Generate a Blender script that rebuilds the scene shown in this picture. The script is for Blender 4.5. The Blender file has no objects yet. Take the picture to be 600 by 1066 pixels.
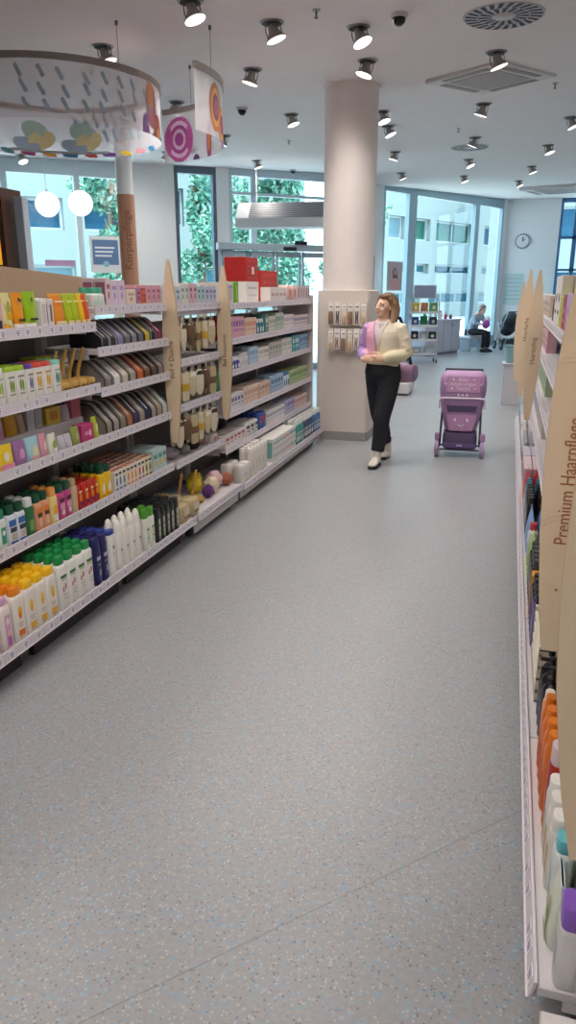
import bpy, bmesh, math, random
from mathutils import Vector, Matrix
random.seed(7)
SC = bpy.context.scene
COL = SC.collection
PI = math.pi

# ------------------------------------------------------------------ materials
def lin(c):
    return tuple((x / 12.92 if x <= .04045 else ((x + .055) / 1.055) ** 2.4) for x in c)
def hx(s):
    return lin(tuple(int(s[i:i + 2], 16) / 255 for i in (0, 2, 4)))
_M = {}
def M(key, rough=.45, metal=0., var=.06, scale=30., coat=0., spec=.5):
    """procedural principled material; key is a hex colour"""
    k = (key, rough, metal, var, scale, coat)
    if k in _M: return _M[k]
    m = bpy.data.materials.new('surface_' + key); m.use_nodes = True
    nt = m.node_tree; b = nt.nodes['Principled BSDF']
    c = hx(key)
    tc = nt.nodes.new('ShaderNodeTexCoord'); nz = nt.nodes.new('ShaderNodeTexNoise')
    nz.inputs['Scale'].default_value = scale; nz.inputs['Detail'].default_value = 1
    nt.links.new(tc.outputs['Object'], nz.inputs['Vector'])
    mx = nt.nodes.new('ShaderNodeMix'); mx.data_type = 'RGBA'
    mx.inputs[6].default_value = tuple(x * (1 - var) for x in c) + (1,)
    mx.inputs[7].default_value = tuple(min(1, x * (1 + var)) for x in c) + (1,)
    nt.links.new(nz.outputs['Fac'], mx.inputs[0]); nt.links.new(mx.outputs[2], b.inputs['Base Color'])
    b.inputs['Roughness'].default_value = rough; b.inputs['Metallic'].default_value = metal
    b.inputs['Coat Weight'].default_value = coat
    b.inputs['Specular IOR Level'].default_value = spec
    _M[k] = m
    return m
def emis(key, strength):
    k = ('e', key, strength)
    if k in _M: return _M[k]
    m = bpy.data.materials.new('glow_' + key); m.use_nodes = True
    b = m.node_tree.nodes['Principled BSDF']
    b.inputs['Base Color'].default_value = hx(key) + (1,)
    b.inputs['Emission Color'].default_value = hx(key) + (1,)
    b.inputs['Emission Strength'].default_value = strength
    _M[k] = m
    return m
def thin(name, tint, trans, rough=.03, diffuse=None):
    """thin sheet: mostly see-through with a little gloss (glass, film)"""
    if name in _M: return _M[name]
    m = bpy.data.materials.new(name); m.use_nodes = True
    nt = m.node_tree; nt.nodes.clear()
    o = nt.nodes.new('ShaderNodeOutputMaterial'); t = nt.nodes.new('ShaderNodeBsdfTransparent')
    t.inputs[0].default_value = tint + (1,)
    mx = nt.nodes.new('ShaderNodeMixShader')
    if diffuse:
        g = nt.nodes.new('ShaderNodeBsdfPrincipled'); g.inputs['Base Color'].default_value = diffuse + (1,)
        g.inputs['Roughness'].default_value = .3
        mx.inputs[0].default_value = 1 - trans
    else:
        g = nt.nodes.new('ShaderNodeBsdfGlossy'); g.inputs['Roughness'].default_value = rough
        f = nt.nodes.new('ShaderNodeFresnel'); f.inputs[0].default_value = 1.45
        nt.links.new(f.outputs[0], mx.inputs[0])
    nt.links.new(t.outputs[0], mx.inputs[1]); nt.links.new(g.outputs[0], mx.inputs[2])
    nt.links.new(mx.outputs[0], o.inputs[0])
    _M[name] = m
    return m

# ------------------------------------------------------------------ mesh builder
class MB:
    def __init__(s): s.v = []; s.f = []; s.m = []; s.mats = []
    def mi(s, mat):
        if mat not in s.mats: s.mats.append(mat)
        return s.mats.index(mat)
    def add(s, vs, fs, mat):
        b = len(s.v); i = s.mi(mat)
        s.v += [tuple(v) for v in vs]
        for f in fs: s.f.append(tuple(b + k for k in f)); s.m.append(i)
    def box(s, lo, hi, mat, bev=0., rot=None, piv=None):
        c = [(lo[i] + hi[i]) / 2 for i in range(3)]; h = [abs(hi[i] - lo[i]) / 2 for i in range(3)]
        bev = min(bev, *(x * .9 for x in h)) if bev else 0
        vs = []; idx = {}
        if bev <= 0:
            for sx in (-1, 1):
                for sy in (-1, 1):
                    for sz in (-1, 1): vs.append(Vector((sx * h[0], sy * h[1], sz * h[2])))
            fs = [(0, 1, 3, 2), (4, 6, 7, 5), (0, 4, 5, 1), (2, 3, 7, 6), (0, 2, 6, 4), (1, 5, 7, 3)]
        else:
            S = (-1, 1)
            for sx in S:
                for sy in S:
                    for sz in S:
                        for a in range(3):
                            p = [sx * (h[0] - bev), sy * (h[1] - bev), sz * (h[2] - bev)]
                            p[a] = (sx, sy, sz)[a] * h[a]
                            idx[(sx, sy, sz, a)] = len(vs); vs.append(Vector(p))
            fs = []
            for a in range(3):
                b_, c_ = (a + 1) % 3, (a + 2) % 3
                for sg in S:
                    q = []
                    for (u, w) in ((-1, -1), (1, -1), (1, 1), (-1, 1)):
                        k = [0, 0, 0]; k[a] = sg; k[b_] = u; k[c_] = w; q.append(idx[tuple(k) + (a,)])
                    fs.append(tuple(q if sg > 0 else q[::-1]))
                for u in S:
                    for w in S:   # edge along axis a
                        k0 = [0, 0, 0]; k0[b_] = u; k0[c_] = w
                        k1 = list(k0); k0[a] = -1; k1[a] = 1
                        q = [idx[tuple(k0) + (b_,)], idx[tuple(k1) + (b_,)], idx[tuple(k1) + (c_,)], idx[tuple(k0) + (c_,)]]
                        fs.append(tuple(q if u * w < 0 else q[::-1]))
            for sx in S:
                for sy in S:
                    for sz in S:
                        q = [idx[(sx, sy, sz, a)] for a in range(3)]
                        fs.append(tuple(q if sx * sy * sz > 0 else q[::-1]))
        C = Vector(c)
        if rot is not None:
            P = Vector(piv) if piv else C
            vs = [rot @ (v + C - P) + P for v in vs]
        else: vs = [v + C for v in vs]
        s.add(vs, fs, mat)
    def sect(s, secs, mat, n=16, e=2., cap=(True, True)):
        """loft of superellipse sections (z, rx, ry, cx, cy)"""
        vs = []; fs = []
        for q in secs:
            z, rx, ry = q[:3]; cx = q[3] if len(q) > 3 else 0; cy = q[4] if len(q) > 4 else 0
            for k in range(n):
                a = 2 * PI * k / n + PI / n; ca, sa = math.cos(a), math.sin(a)
                vs.append((cx + rx * math.copysign(abs(ca) ** (2 / e), ca), cy + ry * math.copysign(abs(sa) ** (2 / e), sa), z))
        for i in range(len(secs) - 1):
            for k in range(n):
                k2 = (k + 1) % n
                fs.append((i * n + k, i * n + k2, (i + 1) * n + k2, (i + 1) * n + k))
        if cap[0]: fs.append(tuple(range(n))[::-1])
        if cap[1]: fs.append(tuple((len(secs) - 1) * n + k for k in range(n)))
        s.add(vs, fs, mat)
    def tube(s, pts, rad, mat, n=8, caps=True, up=(0, 0, 1)):
        pts = [Vector(p) for p in pts]
        if not isinstance(rad, (list, tuple)): rad = [rad] * len(pts)
        vs = []; fs = []; u = None
        for i, p in enumerate(pts):
            t = (pts[min(i + 1, len(pts) - 1)] - pts[max(i - 1, 0)]).normalized()
            if u is None:
                r = Vector(up)
                if abs(r.dot(t)) > .95: r = Vector((1, 0, 0)) if abs(t.x) < .9 else Vector((0, 1, 0))
                u = (r - t * r.dot(t)).normalized()
            else: u = (u - t * u.dot(t)).normalized()
            w = t.cross(u); R = rad[i]; ra, rb = R if isinstance(R, (list, tuple)) else (R, R)
            for k in range(n):
                a = 2 * PI * k / n
                vs.append(p + u * (ra * math.cos(a)) + w * (rb * math.sin(a)))
        for i in range(len(pts) - 1):
            for k in range(n):
                k2 = (k + 1) % n
                fs.append((i * n + k, i * n + k2, (i + 1) * n + k2, (i + 1) * n + k))
        if caps: fs.append(tuple(range(n))[::-1]); fs.append(tuple((len(pts) - 1) * n + k for k in range(n)))
        s.add(vs, fs, mat)
    def ball(s, c, r, mat, n=14, m=9, T=None):
        rx, ry, rz = r if isinstance(r, (list, tuple)) else (r, r, r)
        vs = [Vector((0, 0, -rz))]; fs = []
        for i in range(1, m):
            a = -PI / 2 + PI * i / m
            for k in range(n):
                b = 2 * PI * k / n
                vs.append(Vector((rx * math.cos(a) * math.cos(b), ry * math.cos(a) * math.sin(b), rz * math.sin(a))))
        vs.append(Vector((0, 0, rz)))
        for k in range(n):
            k2 = (k + 1) % n
            fs.append((0, 1 + k2, 1 + k)); fs.append((len(vs) - 1, 1 + (m - 2) * n + k, 1 + (m - 2) * n + k2))
            for i in range(m - 2):
                fs.append((1 + i * n + k, 1 + i * n + k2, 1 + (i + 1) * n + k2, 1 + (i + 1) * n + k))
        C = Vector(c)
        s.add([(T @ v if T else v) + C for v in vs], fs, mat)
    def prism(s, poly, y0, y1, mat, T=None):
        """polygon in x-z extruded from y0 to y1"""
        n = len(poly); f = T if T else (lambda p: p)
        vs = [f(Vector((x, y0, z))) for x, z in poly] + [f(Vector((x, y1, z))) for x, z in poly]
        fs = [tuple(range(n)), tuple(range(n, 2 * n))[::-1]] + [((k + 1) % n, k, k + n, (k + 1) % n + n) for k in range(n)]
        s.add(vs, fs, mat)
    def art(s, items, rx, ry, e=2., off=.0006, flat=False, width=.9):
        """marks on the front (-y) of a superellipse body; items: (shape, u, z, su, sz, mat); u in [-1,1] of half the width"""
        for j, (sh, u, z, su, sz, mat) in enumerate(items):
            o = off * (1 + j * .5)
            def P(uu, zz):
                x = uu * rx * width
                if flat: return (x, -ry - o, zz)
                t = min(1, abs(x) / rx)
                y = ry * (1 - t ** e) ** (1 / e)
                return (x * (1 + o / rx), -y - o, zz)
            if sh == 'r':
                nx = 1 if flat else max(2, int(su * 7)); vs = []; fs = []
                for i in range(nx + 1):
                    uu = u - su + 2 * su * i / nx
                    vs += [P(uu, z - sz), P(uu, z + sz)]
                for i in range(nx): fs.append((2 * i, 2 * i + 2, 2 * i + 3, 2 * i + 1))
                s.add(vs, fs, mat)
            else:
                n = 12 if sh == 'o' else 4
                vs = [P(u, z)] + [P(u + su * math.cos(2 * PI * k / n), z + sz * math.sin(2 * PI * k / n)) for k in range(n)]
                s.add(vs, [(0, 1 + k, 1 + (k + 1) % n) for k in range(n)], mat)
    def build(s, name, parent=None, loc=(0, 0, 0), smooth=40):
        me = bpy.data.meshes.new(name); me.from_pydata(s.v, [], s.f)
        for m in s.mats: me.materials.append(m)
        for p, i in zip(me.polygons, s.m): p.material_index = i
        if smooth:
            me.polygons.foreach_set('use_smooth', [True] * len(me.polygons))
            me.set_sharp_from_angle(angle=math.radians(smooth))
        me.update()
        o = bpy.data.objects.new(name, me); COL.objects.link(o)
        if parent: o.parent = parent
        o.location = loc
        return o
    def mesh(s):
        me = bpy.data.meshes.new('m'); me.from_pydata(s.v, [], s.f)
        for m in s.mats: me.materials.append(m)
        for p, i in zip(me.polygons, s.m): p.material_index = i
        return me

def thing(name, label, cat, loc=(0, 0, 0), rz=0, group=None):
    o = bpy.data.objects.new(name, None); COL.objects.link(o); o.empty_display_size = .05
    o.location = loc; o.rotation_euler = (0, 0, rz)
    return tag(o, label, cat, group)
def tag(o, label, cat, group=None, kind=None):
    o['label'] = label; o['category'] = cat
    if group: o['group'] = group
    if kind: o['kind'] = kind
    return o
def struct(o):
    o['kind'] = 'structure'; return o
def copy_tree(o, parent=None):
    c = o.copy(); COL.objects.link(c); c.parent = parent
    for ch in KIDS.get(o.name, []): copy_tree(ch, c)
    return c
KIDS = {}
PROTO = []
def proto(root, kids=(), grand=None):
    KIDS[root.name] = list(kids)
    for k, g in (grand or {}).items(): KIDS[k.name] = list(g)
    PROTO.append(root); PROTO.extend(kids)
    for g in (grand or {}).values(): PROTO.extend(g)
    return root
def inst(p, loc, rz, label, cat, group=None):
    c = copy_tree(p); c.location = loc; c.rotation_euler = (0, 0, rz)
    return tag(c, label, cat, group)
def text_obj(name, txt, size, mat, parent=None, T=None, extrude=.0008, spacing=1., xs=1.):
    cu = bpy.data.curves.new('t', 'FONT'); cu.body = txt; cu.size = size; cu.extrude = extrude
    cu.align_x = 'CENTER'; cu.align_y = 'CENTER'; cu.space_character = spacing; cu.resolution_u = 3
    ob = bpy.data.objects.new('t', cu)
    me = bpy.data.meshes.new_from_object(ob)
    bpy.data.objects.remove(ob); bpy.data.curves.remove(cu)
    me.materials.clear(); me.materials.append(mat)
    if xs != 1.: me.transform(Matrix.Diagonal((xs, 1, 1, 1)))
    if T is not None: me.transform(T)
    o = bpy.data.objects.new(name, me); COL.objects.link(o)
    if parent: o.parent = parent
    return o
def remeshed(mb, voxel, smooth=2, factor=.5):
    me = mb.mesh(); ob = bpy.data.objects.new('tmp', me); COL.objects.link(ob)
    r = ob.modifiers.new('r', 'REMESH'); r.mode = 'VOXEL'; r.voxel_size = voxel
    if smooth:
        q = ob.modifiers.new('s', 'SMOOTH'); q.iterations = smooth; q.factor = factor
    dg = bpy.context.evaluated_depsgraph_get()
    out = bpy.data.meshes.new_from_object(ob.evaluated_get(dg))
    bpy.data.objects.remove(ob); bpy.data.meshes.remove(me)
    out.materials.clear()
    return out
def mesh_obj(name, me, parent=None, mats=(), pick=None, drop=None):
    """link an evaluated mesh; pick(center, normal) gives the material slot, drop(center, normal) removes faces"""
    for m in mats: me.materials.append(m)
    if drop:
        bm = bmesh.new(); bm.from_mesh(me)
        bmesh.ops.delete(bm, geom=[f for f in bm.faces if drop(f.calc_center_median(), f.normal)], context='FACES')
        bm.to_mesh(me); bm.free()
    for p in me.polygons:
        p.use_smooth = True
        if pick: p.material_index = pick(p.center, p.normal)
    o = bpy.data.objects.new(name, me); COL.objects.link(o)
    if parent: o.parent = parent
    return o

CEIL_S = .03
def cz(y): return 3.7 + CEIL_S * (y - 8.3)
# ------------------------------------------------------------------ room shell
def floor_material():
    m = bpy.data.materials.new('speckled_vinyl'); m.use_nodes = True
    nt = m.node_tree; b = nt.nodes['Principled BSDF']; N = nt.nodes.new; L = nt.links.new
    tc = N('ShaderNodeTexCoord')
    def vor(scale, off):
        mp = N('ShaderNodeMapping'); mp.inputs['Location'].default_value = (off, off * 1.7, 0)
        L(tc.outputs['Object'], mp.inputs[0])
        v = N('ShaderNodeTexVoronoi'); v.inputs['Scale'].default_value = scale; L(mp.outputs[0], v.inputs['Vector'])
        sp = N('ShaderNodeSeparateColor'); L(v.outputs['Color'], sp.inputs[0])
        return v, sp
    def math_(op, a, bv):
        q = N('ShaderNodeMath'); q.operation = op
        for i, x in enumerate((a, bv)):
            if isinstance(x, (int, float)): q.inputs[i].default_value = x
            else: L(x, q.inputs[i])
        return q.outputs[0]
    def mix(fac, a, bcol):
        q = N('ShaderNodeMix'); q.data_type = 'RGBA'
        if isinstance(fac, float): q.inputs[0].default_value = fac
        else: L(fac, q.inputs[0])
        if isinstance(a, tuple): q.inputs[6].default_value = a
        else: L(a, q.inputs[6])
        q.inputs[7].default_value = bcol
        return q.outputs[2]
    nz = N('ShaderNodeTexNoise'); nz.inputs['Scale'].default_value = 60; L(tc.outputs['Object'], nz.inputs['Vector'])
    q = N('ShaderNodeMix'); q.data_type = 'RGBA'; L(nz.outputs['Fac'], q.inputs[0])
    q.inputs[6].default_value = hx('8f9194') + (1,); q.inputs[7].default_value = hx('a8a6a5') + (1,)
    nb = N('ShaderNodeTexNoise'); nb.inputs['Scale'].default_value = 22; nb.inputs['Detail'].default_value = 4; L(tc.outputs['Object'], nb.inputs['Vector'])
    mrb = N('ShaderNodeMapRange'); L(nb.outputs['Fac'], mrb.inputs[0]); mrb.inputs[1].default_value = .52; mrb.inputs[2].default_value = .75; mrb.inputs[3].default_value = 0; mrb.inputs[4].default_value = .5
    col = mix(mrb.outputs[0], q.outputs[2], hx('8aa3b8') + (1,))
    for scale, off, lo, size, c, f in ((85, 0, .88, .42, '7aa6c4', .65), (120, 3.1, .87, .42, '66656f', .6),
                                       (110, 7.3, .82, .42, 'cfcdca', .4), (150, 11.7, .80, .5, '8f98ab', .55),
                                       (130, 17.7, .88, .45, 'bdb2a6', .3), (60, 23.7, .95, .38, '8fb6cf', .5)):
        v, sp = vor(scale, off)
        a = math_('GREATER_THAN', sp.outputs[0], lo); d = math_('LESS_THAN', v.outputs['Distance'], size)
        col = mix(math_('MULTIPLY', math_('MULTIPLY', a, d), f), col, hx(c) + (1,))
    # welded sheet seams, 1.5 m apart, running askew to the aisle
    sx = N('ShaderNodeSeparateXYZ'); L(tc.outputs['Object'], sx.inputs[0])
    t = math_('ADD', math_('MULTIPLY', sx.outputs[0], -.7248), math_('MULTIPLY', sx.outputs[1], .689))
    fr = math_('FRACT', math_('MULTIPLY', math_('ADD', t, -1.3826), 1 / 2.), 0)
    ln = math_('LESS_THAN', fr, .0025)
    col = mix(math_('MULTIPLY', ln, .45), col, hx('77736f') + (1,))
    L(col, b.inputs['Base Color'])
    n2 = N('ShaderNodeTexNoise'); n2.inputs['Scale'].default_value = 3; L(tc.outputs['Object'], n2.inputs['Vector'])
    rr = N('ShaderNodeMapRange'); L(n2.outputs['Fac'], rr.inputs[0]); rr.inputs[3].default_value = .32; rr.inputs[4].default_value = .38; b.inputs['Specular IOR Level'].default_value = .38
    L(rr.outputs[0], b.inputs['Roughness'])
    return m
def quad(name, pts, mat, flip=False):
    b = MB(); b.add(pts, [tuple(range(len(pts)))[::-1 if flip else 1]], mat); return b.build(name, smooth=0)
A0, A1 = Vector((-9.5, 10.5)), Vector((-3.6, 16.1))
B0 = Vector((-3.8, 17.4)); BU = Vector((2.9, 5.7)).normalized(); B1 = B0 + BU * 7.65
AU = (A1 - A0).normalized(); FARY = B1.y
LEFTY = 10.5 + (-12 + 9.5) * AU.y / AU.x
ROOM = [(-12, -3), (5, -3), (5, FARY), tuple(B1), tuple(B0), tuple(A1), tuple(A0), (-12, LEFTY)]
wallM = M('d9d7d9', .75, scale=6); ceilM = M('e6e1e0', .85, scale=5, var=.03); whiteM = M('eff1f1', .5)
fl = struct(quad('floor', [(x, y, 0) for x, y in ROOM], floor_material()))
# ceiling as a slab
b = MB()
n = len(ROOM); lo = [(x, y, cz(y)) for x, y in ROOM]; hi = [(x, y, cz(y) + .25) for x, y in ROOM]
b.add(lo + hi, [tuple(range(n))[::-1], tuple(range(n, 2 * n))] + [(k, (k + 1) % n, n + (k + 1) % n, n + k) for k in range(n)], ceilM)
struct(b.build('ceiling', smooth=0))
def wall(name, p, q, s0, s1, z0=0, z1=None, t=.18, mat=wallM, obj=None):
    """wall piece between distances s0..s1 along p->q, thickness to the left of p->q (outside)"""
    p = Vector(p); q = Vector(q); u = (q - p).normalized(); nrm = Vector((-u.y, u.x))
    a = p + u * s0; c = p + u * s1
    pts = [a, c, c + nrm * t, a + nrm * t]
    vs = [(r.x, r.y, z0) for r in pts] + [(r.x, r.y, (cz(r.y) if z1 is None else z1)) for r in pts]
    fs = [(3, 2, 1, 0), (4, 5, 6, 7), (0, 1, 5, 4), (1, 2, 6, 5), (2, 3, 7, 6), (3, 0, 4, 7)]
    if obj is not None: obj.add(vs, fs, mat); return
    b = MB(); b.add(vs, fs, mat); return struct(b.build(name, smooth=0))
wall('wall_left', (-12, -3), (-12, LEFTY), 0, LEFTY + 3)
wall('wall_back', (5, -3), (-12, -3), 0, 17)
wall('wall_right', (5, FARY), (5, -3), 0, FARY + 3)
LA = (A1 - A0).length; LB = (B1 - B0).length
wall('wall_near_corner', (-12, LEFTY), A0, 0, (A0 - Vector((-12, LEFTY))).length + .2)
wall('wall_pier', A0, A1, 3.68, 4.52, mat=whiteM)
wall('wall_pier_entrance', A0, A1, 5.36, 5.62, mat=whiteM)
wall('wall_recess', A1, B0, 0, (B0 - A1).length, mat=whiteM)
wall('wall_entrance_side', B0, B1, 0, 1.5, mat=whiteM)
wall('wall_far_corner', B0, B1, LB - .22, LB, mat=whiteM)
wall('wall_far', B1, (5, FARY), 0, 1.5, mat=M('efecec', .75))
wall('wall_far_right', B1, (5, FARY), 4.0, 5.4)
glassM = thin('window_glass', (.86, .95, .95), .9)
frameM = M('b9c9d2', .4); frameD = M('5d6b7a', .4); frameBlue = M('46719c', .4)
def window(name, p, q, s0, s1, z0=.12, top=.12, posts=(), rails=(), mat=frameM, w=.07, deep=.12, head=None):
    p = Vector(p); q = Vector(q); u = (q - p).normalized(); nr = Vector((-u.y, u.x))
    fr = MB()
    def bar(a, c, za, zb):
        pts = [p + u * a, p + u * c, p + u * c + nr * deep, p + u * a + nr * deep]
        vs = [(r.x, r.y, za) for r in pts] + [(r.x, r.y, zb if zb is not None else cz(r.y)) for r in pts]
        fr.add(vs, [(3, 2, 1, 0), (4, 5, 6, 7), (0, 1, 5, 4), (1, 2, 6, 5), (2, 3, 7, 6), (3, 0, 4, 7)], mat)
    bar(s0, s0 + w, 0, None); bar(s1 - w, s1, 0, None)
    zt = min(cz((p + u * s0).y), cz((p + u * s1).y)) - top if head is None else head
    bar(s0 + w, s1 - w, 0, z0); bar(s0 + w, s1 - w, zt, None)
    for x, ww in posts: bar(x - ww / 2, x + ww / 2, z0, zt)
    for z, hh in rails: bar(s0 + w, s1 - w, z - hh / 2, z + hh / 2)
    o = struct(fr.build(name, smooth=0))
    g = MB(); a = p + u * (s0 + w) + nr * deep * .5; c = p + u * (s1 - w) + nr * deep * .5
    g.add([(a.x, a.y, z0), (c.x, c.y, z0), (c.x, c.y, zt), (a.x, a.y, zt)], [(0, 1, 2, 3)], glassM)
    g.build('glass_pane', o, smooth=0)
    return o
window('window_1', A0, A1, 0, 3.68, posts=((1.5, .1), (2.72, .1)), top=.2, mat=M('c3d3da', .4))
window('window_2', A0, A1, 4.52, 5.36, mat=frameD)
window('window_3', A0, A1, 5.62, LA, posts=((6.15, .12),), rails=((3.45, .05),), mat=M('c3d3da', .4))
window('window_4', B0, B1, 1.5, LB - .22, posts=((2.74, .34), (5.93, .22)), top=.1, mat=M('9fb9c4', .4), z0=.3)
window('window_5', B1, (5, FARY), 1.5, 4.0, posts=((1.95, .12), (2.95, .1)), rails=((3.1, .08), (2.2, .06)), mat=frameBlue)
# --- pillar: round shaft on a cased base
pillarM = M('ece4de', .6, scale=8, var=.03)
b = MB(); cx, cy = -1.79, 8.47
b.sect([(1.66, .285, .285, cx, cy), (cz(cy) - .03, .285, .285, cx, cy)], pillarM, n=40)
b.sect([(cz(cy) - .03, .30, .30, cx, cy), (cz(cy) + .02, .30, .30, cx, cy)], pillarM, n=40)
struct(b.build('column', smooth=35))
b = MB(); b.sect([(.1, .30, .32, cx + .02, cy), (1.655, .30, .32, cx + .02, cy), (1.66, .29, .31, cx + .02, cy)], M('d6ccc3', .6, scale=8, var=.03), n=48, e=14)
struct(b.build('column_casing', smooth=35))
b = MB(); b.sect([(0, .308, .328, cx + .02, cy), (.1, .308, .328, cx + .02, cy)], M('97928e', .5), n=48, e=14)
struct(b.build('baseboard_column', smooth=35))
# slim column with the tan wrap
b = MB(); kx, ky = -5.325, 10.0
b.sect([(0, .115, .115, kx, ky), (cz(ky), .115, .115, kx, ky)], whiteM, n=28)
sc_ = struct(b.build('column_slim', smooth=35))
t = thing('column_sign', 'tan sign wrapped around the slim round column by the windows', 'sign', (kx, ky, 0))
b = MB(); b.sect([(1.1, .122, .122), (2.93, .122, .122)], M('bd8d70', .6), n=28); b.build('wrap', t)
aim = math.atan2(-ky, -kx)  # lettering faces the aisle
T = Matrix.Rotation(aim + PI / 2, 4, 'Z') @ Matrix.Translation((0, -.126, 2.33)) @ Matrix.Rotation(PI / 2, 4, 'X') @ Matrix.Rotation(PI / 2, 4, 'Z')
text_obj('lettering', 'Körperpflege', .15, M('8e5f45', .6), t, T)
# ------------------------------------------------------------------ shelving bays
steel = M('d2cdd0', .42, var=.03); railM = M('d9d2d8', .4, var=.03); darkM = M('232124', .6); backM = M('8f8a8c', .6, var=.04)
tagM = M('efecef', .5); tagV = M('a99cc0', .5); tagD = M('6f6588', .5)
def make_tag():
    b = MB(); b.box((-.019, -.0016, -.0165), (.019, 0, .0165), tagM)
    for z, w_, m in ((.009, .014, tagV), (-.001, .012, tagD), (-.01, .009, tagV)):
        b.add([(-w_, -.0021, z - .0028), (w_, -.0021, z - .0028), (w_, -.0021, z + .0028), (-w_, -.0021, z + .0028)], [(0, 1, 2, 3)], m)
    return b.build('price_tag', smooth=0)
TAG = make_tag(); PROTO.append(TAG)
def bay(label, side, xf, ya, yb, tiers, depth=.55, set_=.15, hgt=1.45, group=None, hooks=(), step=.08, tagsfrom=None, end_panel=None, tilt=0., skirt=False):
    """one bay; local x along the aisle, local -y towards it; base front at y=0"""
    w = yb - ya
    t = thing('shelving_bay', label, 'shelving', (xf, ya if side == 'L' else yb, 0), PI / 2 if side == 'L' else -PI / 2, group)
    b = MB(); b.box((.002, depth - .03, .1), (w - .002, depth, hgt), backM); b.build('back_panel', t, smooth=0)
    for x in (.014, w - .014):
        b = MB(); b.box((x - .012, depth - .075, 0), (x + .012, depth - .032, hgt + .02), steel); b.build('upright', t, smooth=0)
    b = MB(); b.box((.05, .10, 0), (w - .05, depth - .08, .1), M('4a4648', .7)); b.build('plinth', t, smooth=0)
    for x in (.03, w - .03):
        b = MB(); b.box((x - .025, .13, 0), (x + .025, .3, .1), M('a5a19f', .6)); b.build('foot', t, smooth=0)
    if skirt:
        b = MB(); b.box((.004, .035, .045), (w - .004, .045, tiers[-1] - .03), M('cdc7c6', .5)); b.build('kick_skirt', t, smooth=0)
    for k, z in enumerate(tiers):
        y0 = 0 if k == len(tiers) - 1 else set_
        b = MB(); b.box((.003, y0 + .004, z - .028), (w - .003, depth - .032, z), steel, .003)
        for x in (.006, w - .006): b.box((x - .003, y0 + .06, z - .055), (x + .003, depth - .032, z - .028), steel)
        sh = b.build('shelf', t, smooth=0)
        b = MB(); tl = tilt if k == len(tiers) - 1 else tilt * .4
        b.prism([(y0 - .004 - tl, z - .036), (y0 + .003 - tl, z - .036), (y0 + .003, z + .012), (y0 - .004, z + .012)], -(w - .001), -.001, railM, T=lambda p: Vector((-p.y, p.x, p.z)))
        b.box((.001, y0 - .009 - tl, z - .038), (w - .001, y0 + .002, z - .034), railM)
        b.build('price_rail', sh, smooth=0)
        nt = int((w - .06) / step)
        for i in range(nt):
            if random.random() < .12: continue
            c = TAG.copy(); COL.objects.link(c); c.parent = sh
            c.location = (.05 + i * (w - .1) / max(1, nt - 1) + random.uniform(-.012, .012), y0 - .0046 - tl * .5, z - .0115); c.rotation_euler = (math.atan2(-tl, .048), 0, 0)
    if end_panel:
        b = MB(); b.box((w + .002, set_ - .02, .0), (w + .02, depth, hgt + .16), M('cfc8c4', .5), .003); b.build('end_panel', t, smooth=0)
    for z in hooks:
        b = MB(); b.box((.02, set_ + .012, z - .012), (w - .02, set_ + .03, z + .012), railM)
        b.build('hook_bar', t, smooth=0)
    return t
LX = -1.95
TA = [1.5, 1.18, .893, .545, .18]; TB = [1.582, 1.365, 1.15, .893, .545, .18]
TC = [1.572, 1.214, .912, .535, .18]; TD = [1.558, 1.29, 1.045, .72, .44, .16]
gl = 'left-hand gondola bays'
bay('pale steel shelving bay nearest the camera, mostly cut off by the frame', 'L', LX, 1.72, 2.62, TA, group=gl)
bay('pale steel shelving bay with orange tubes and wooden bath brushes', 'L', LX, 2.62, 3.53, TA, group=gl)
bay('pale steel shelving bay with rows of leaning wash bags', 'L', LX, 3.53, 4.395, TB, group=gl)
bay('pale steel shelving bay of hanging bath mitts between two tan signs', 'L', LX, 4.437, 5.325, TC, group=gl, skirt=True, hooks=(1.515, 1.172, .868))
bay('pale steel shelving bay just past the second tan sign', 'L', LX, 5.365, 6.23, TD, group=gl, skirt=True)
bay('pale steel shelving bay under the second red checked box', 'L', LX, 6.23, 7.13, TD, group=gl, skirt=True)
bay('pale steel shelving bay ending against the round pillar', 'L', LX, 7.13, 8.04, TD, group=gl, skirt=True, end_panel=True)
b = MB(); b.box((.012, .26, .893), (.895, .46, 1.005), M('cfcacd', .5), .004)
RISER = tag(b.build('shelf_riser', smooth=0), 'pale step riser at the back of the third shelf behind small pouches', 'riser')
RISER.location = (LX, 2.62, .0005); RISER.rotation_euler = (0, 0, PI / 2)

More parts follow.
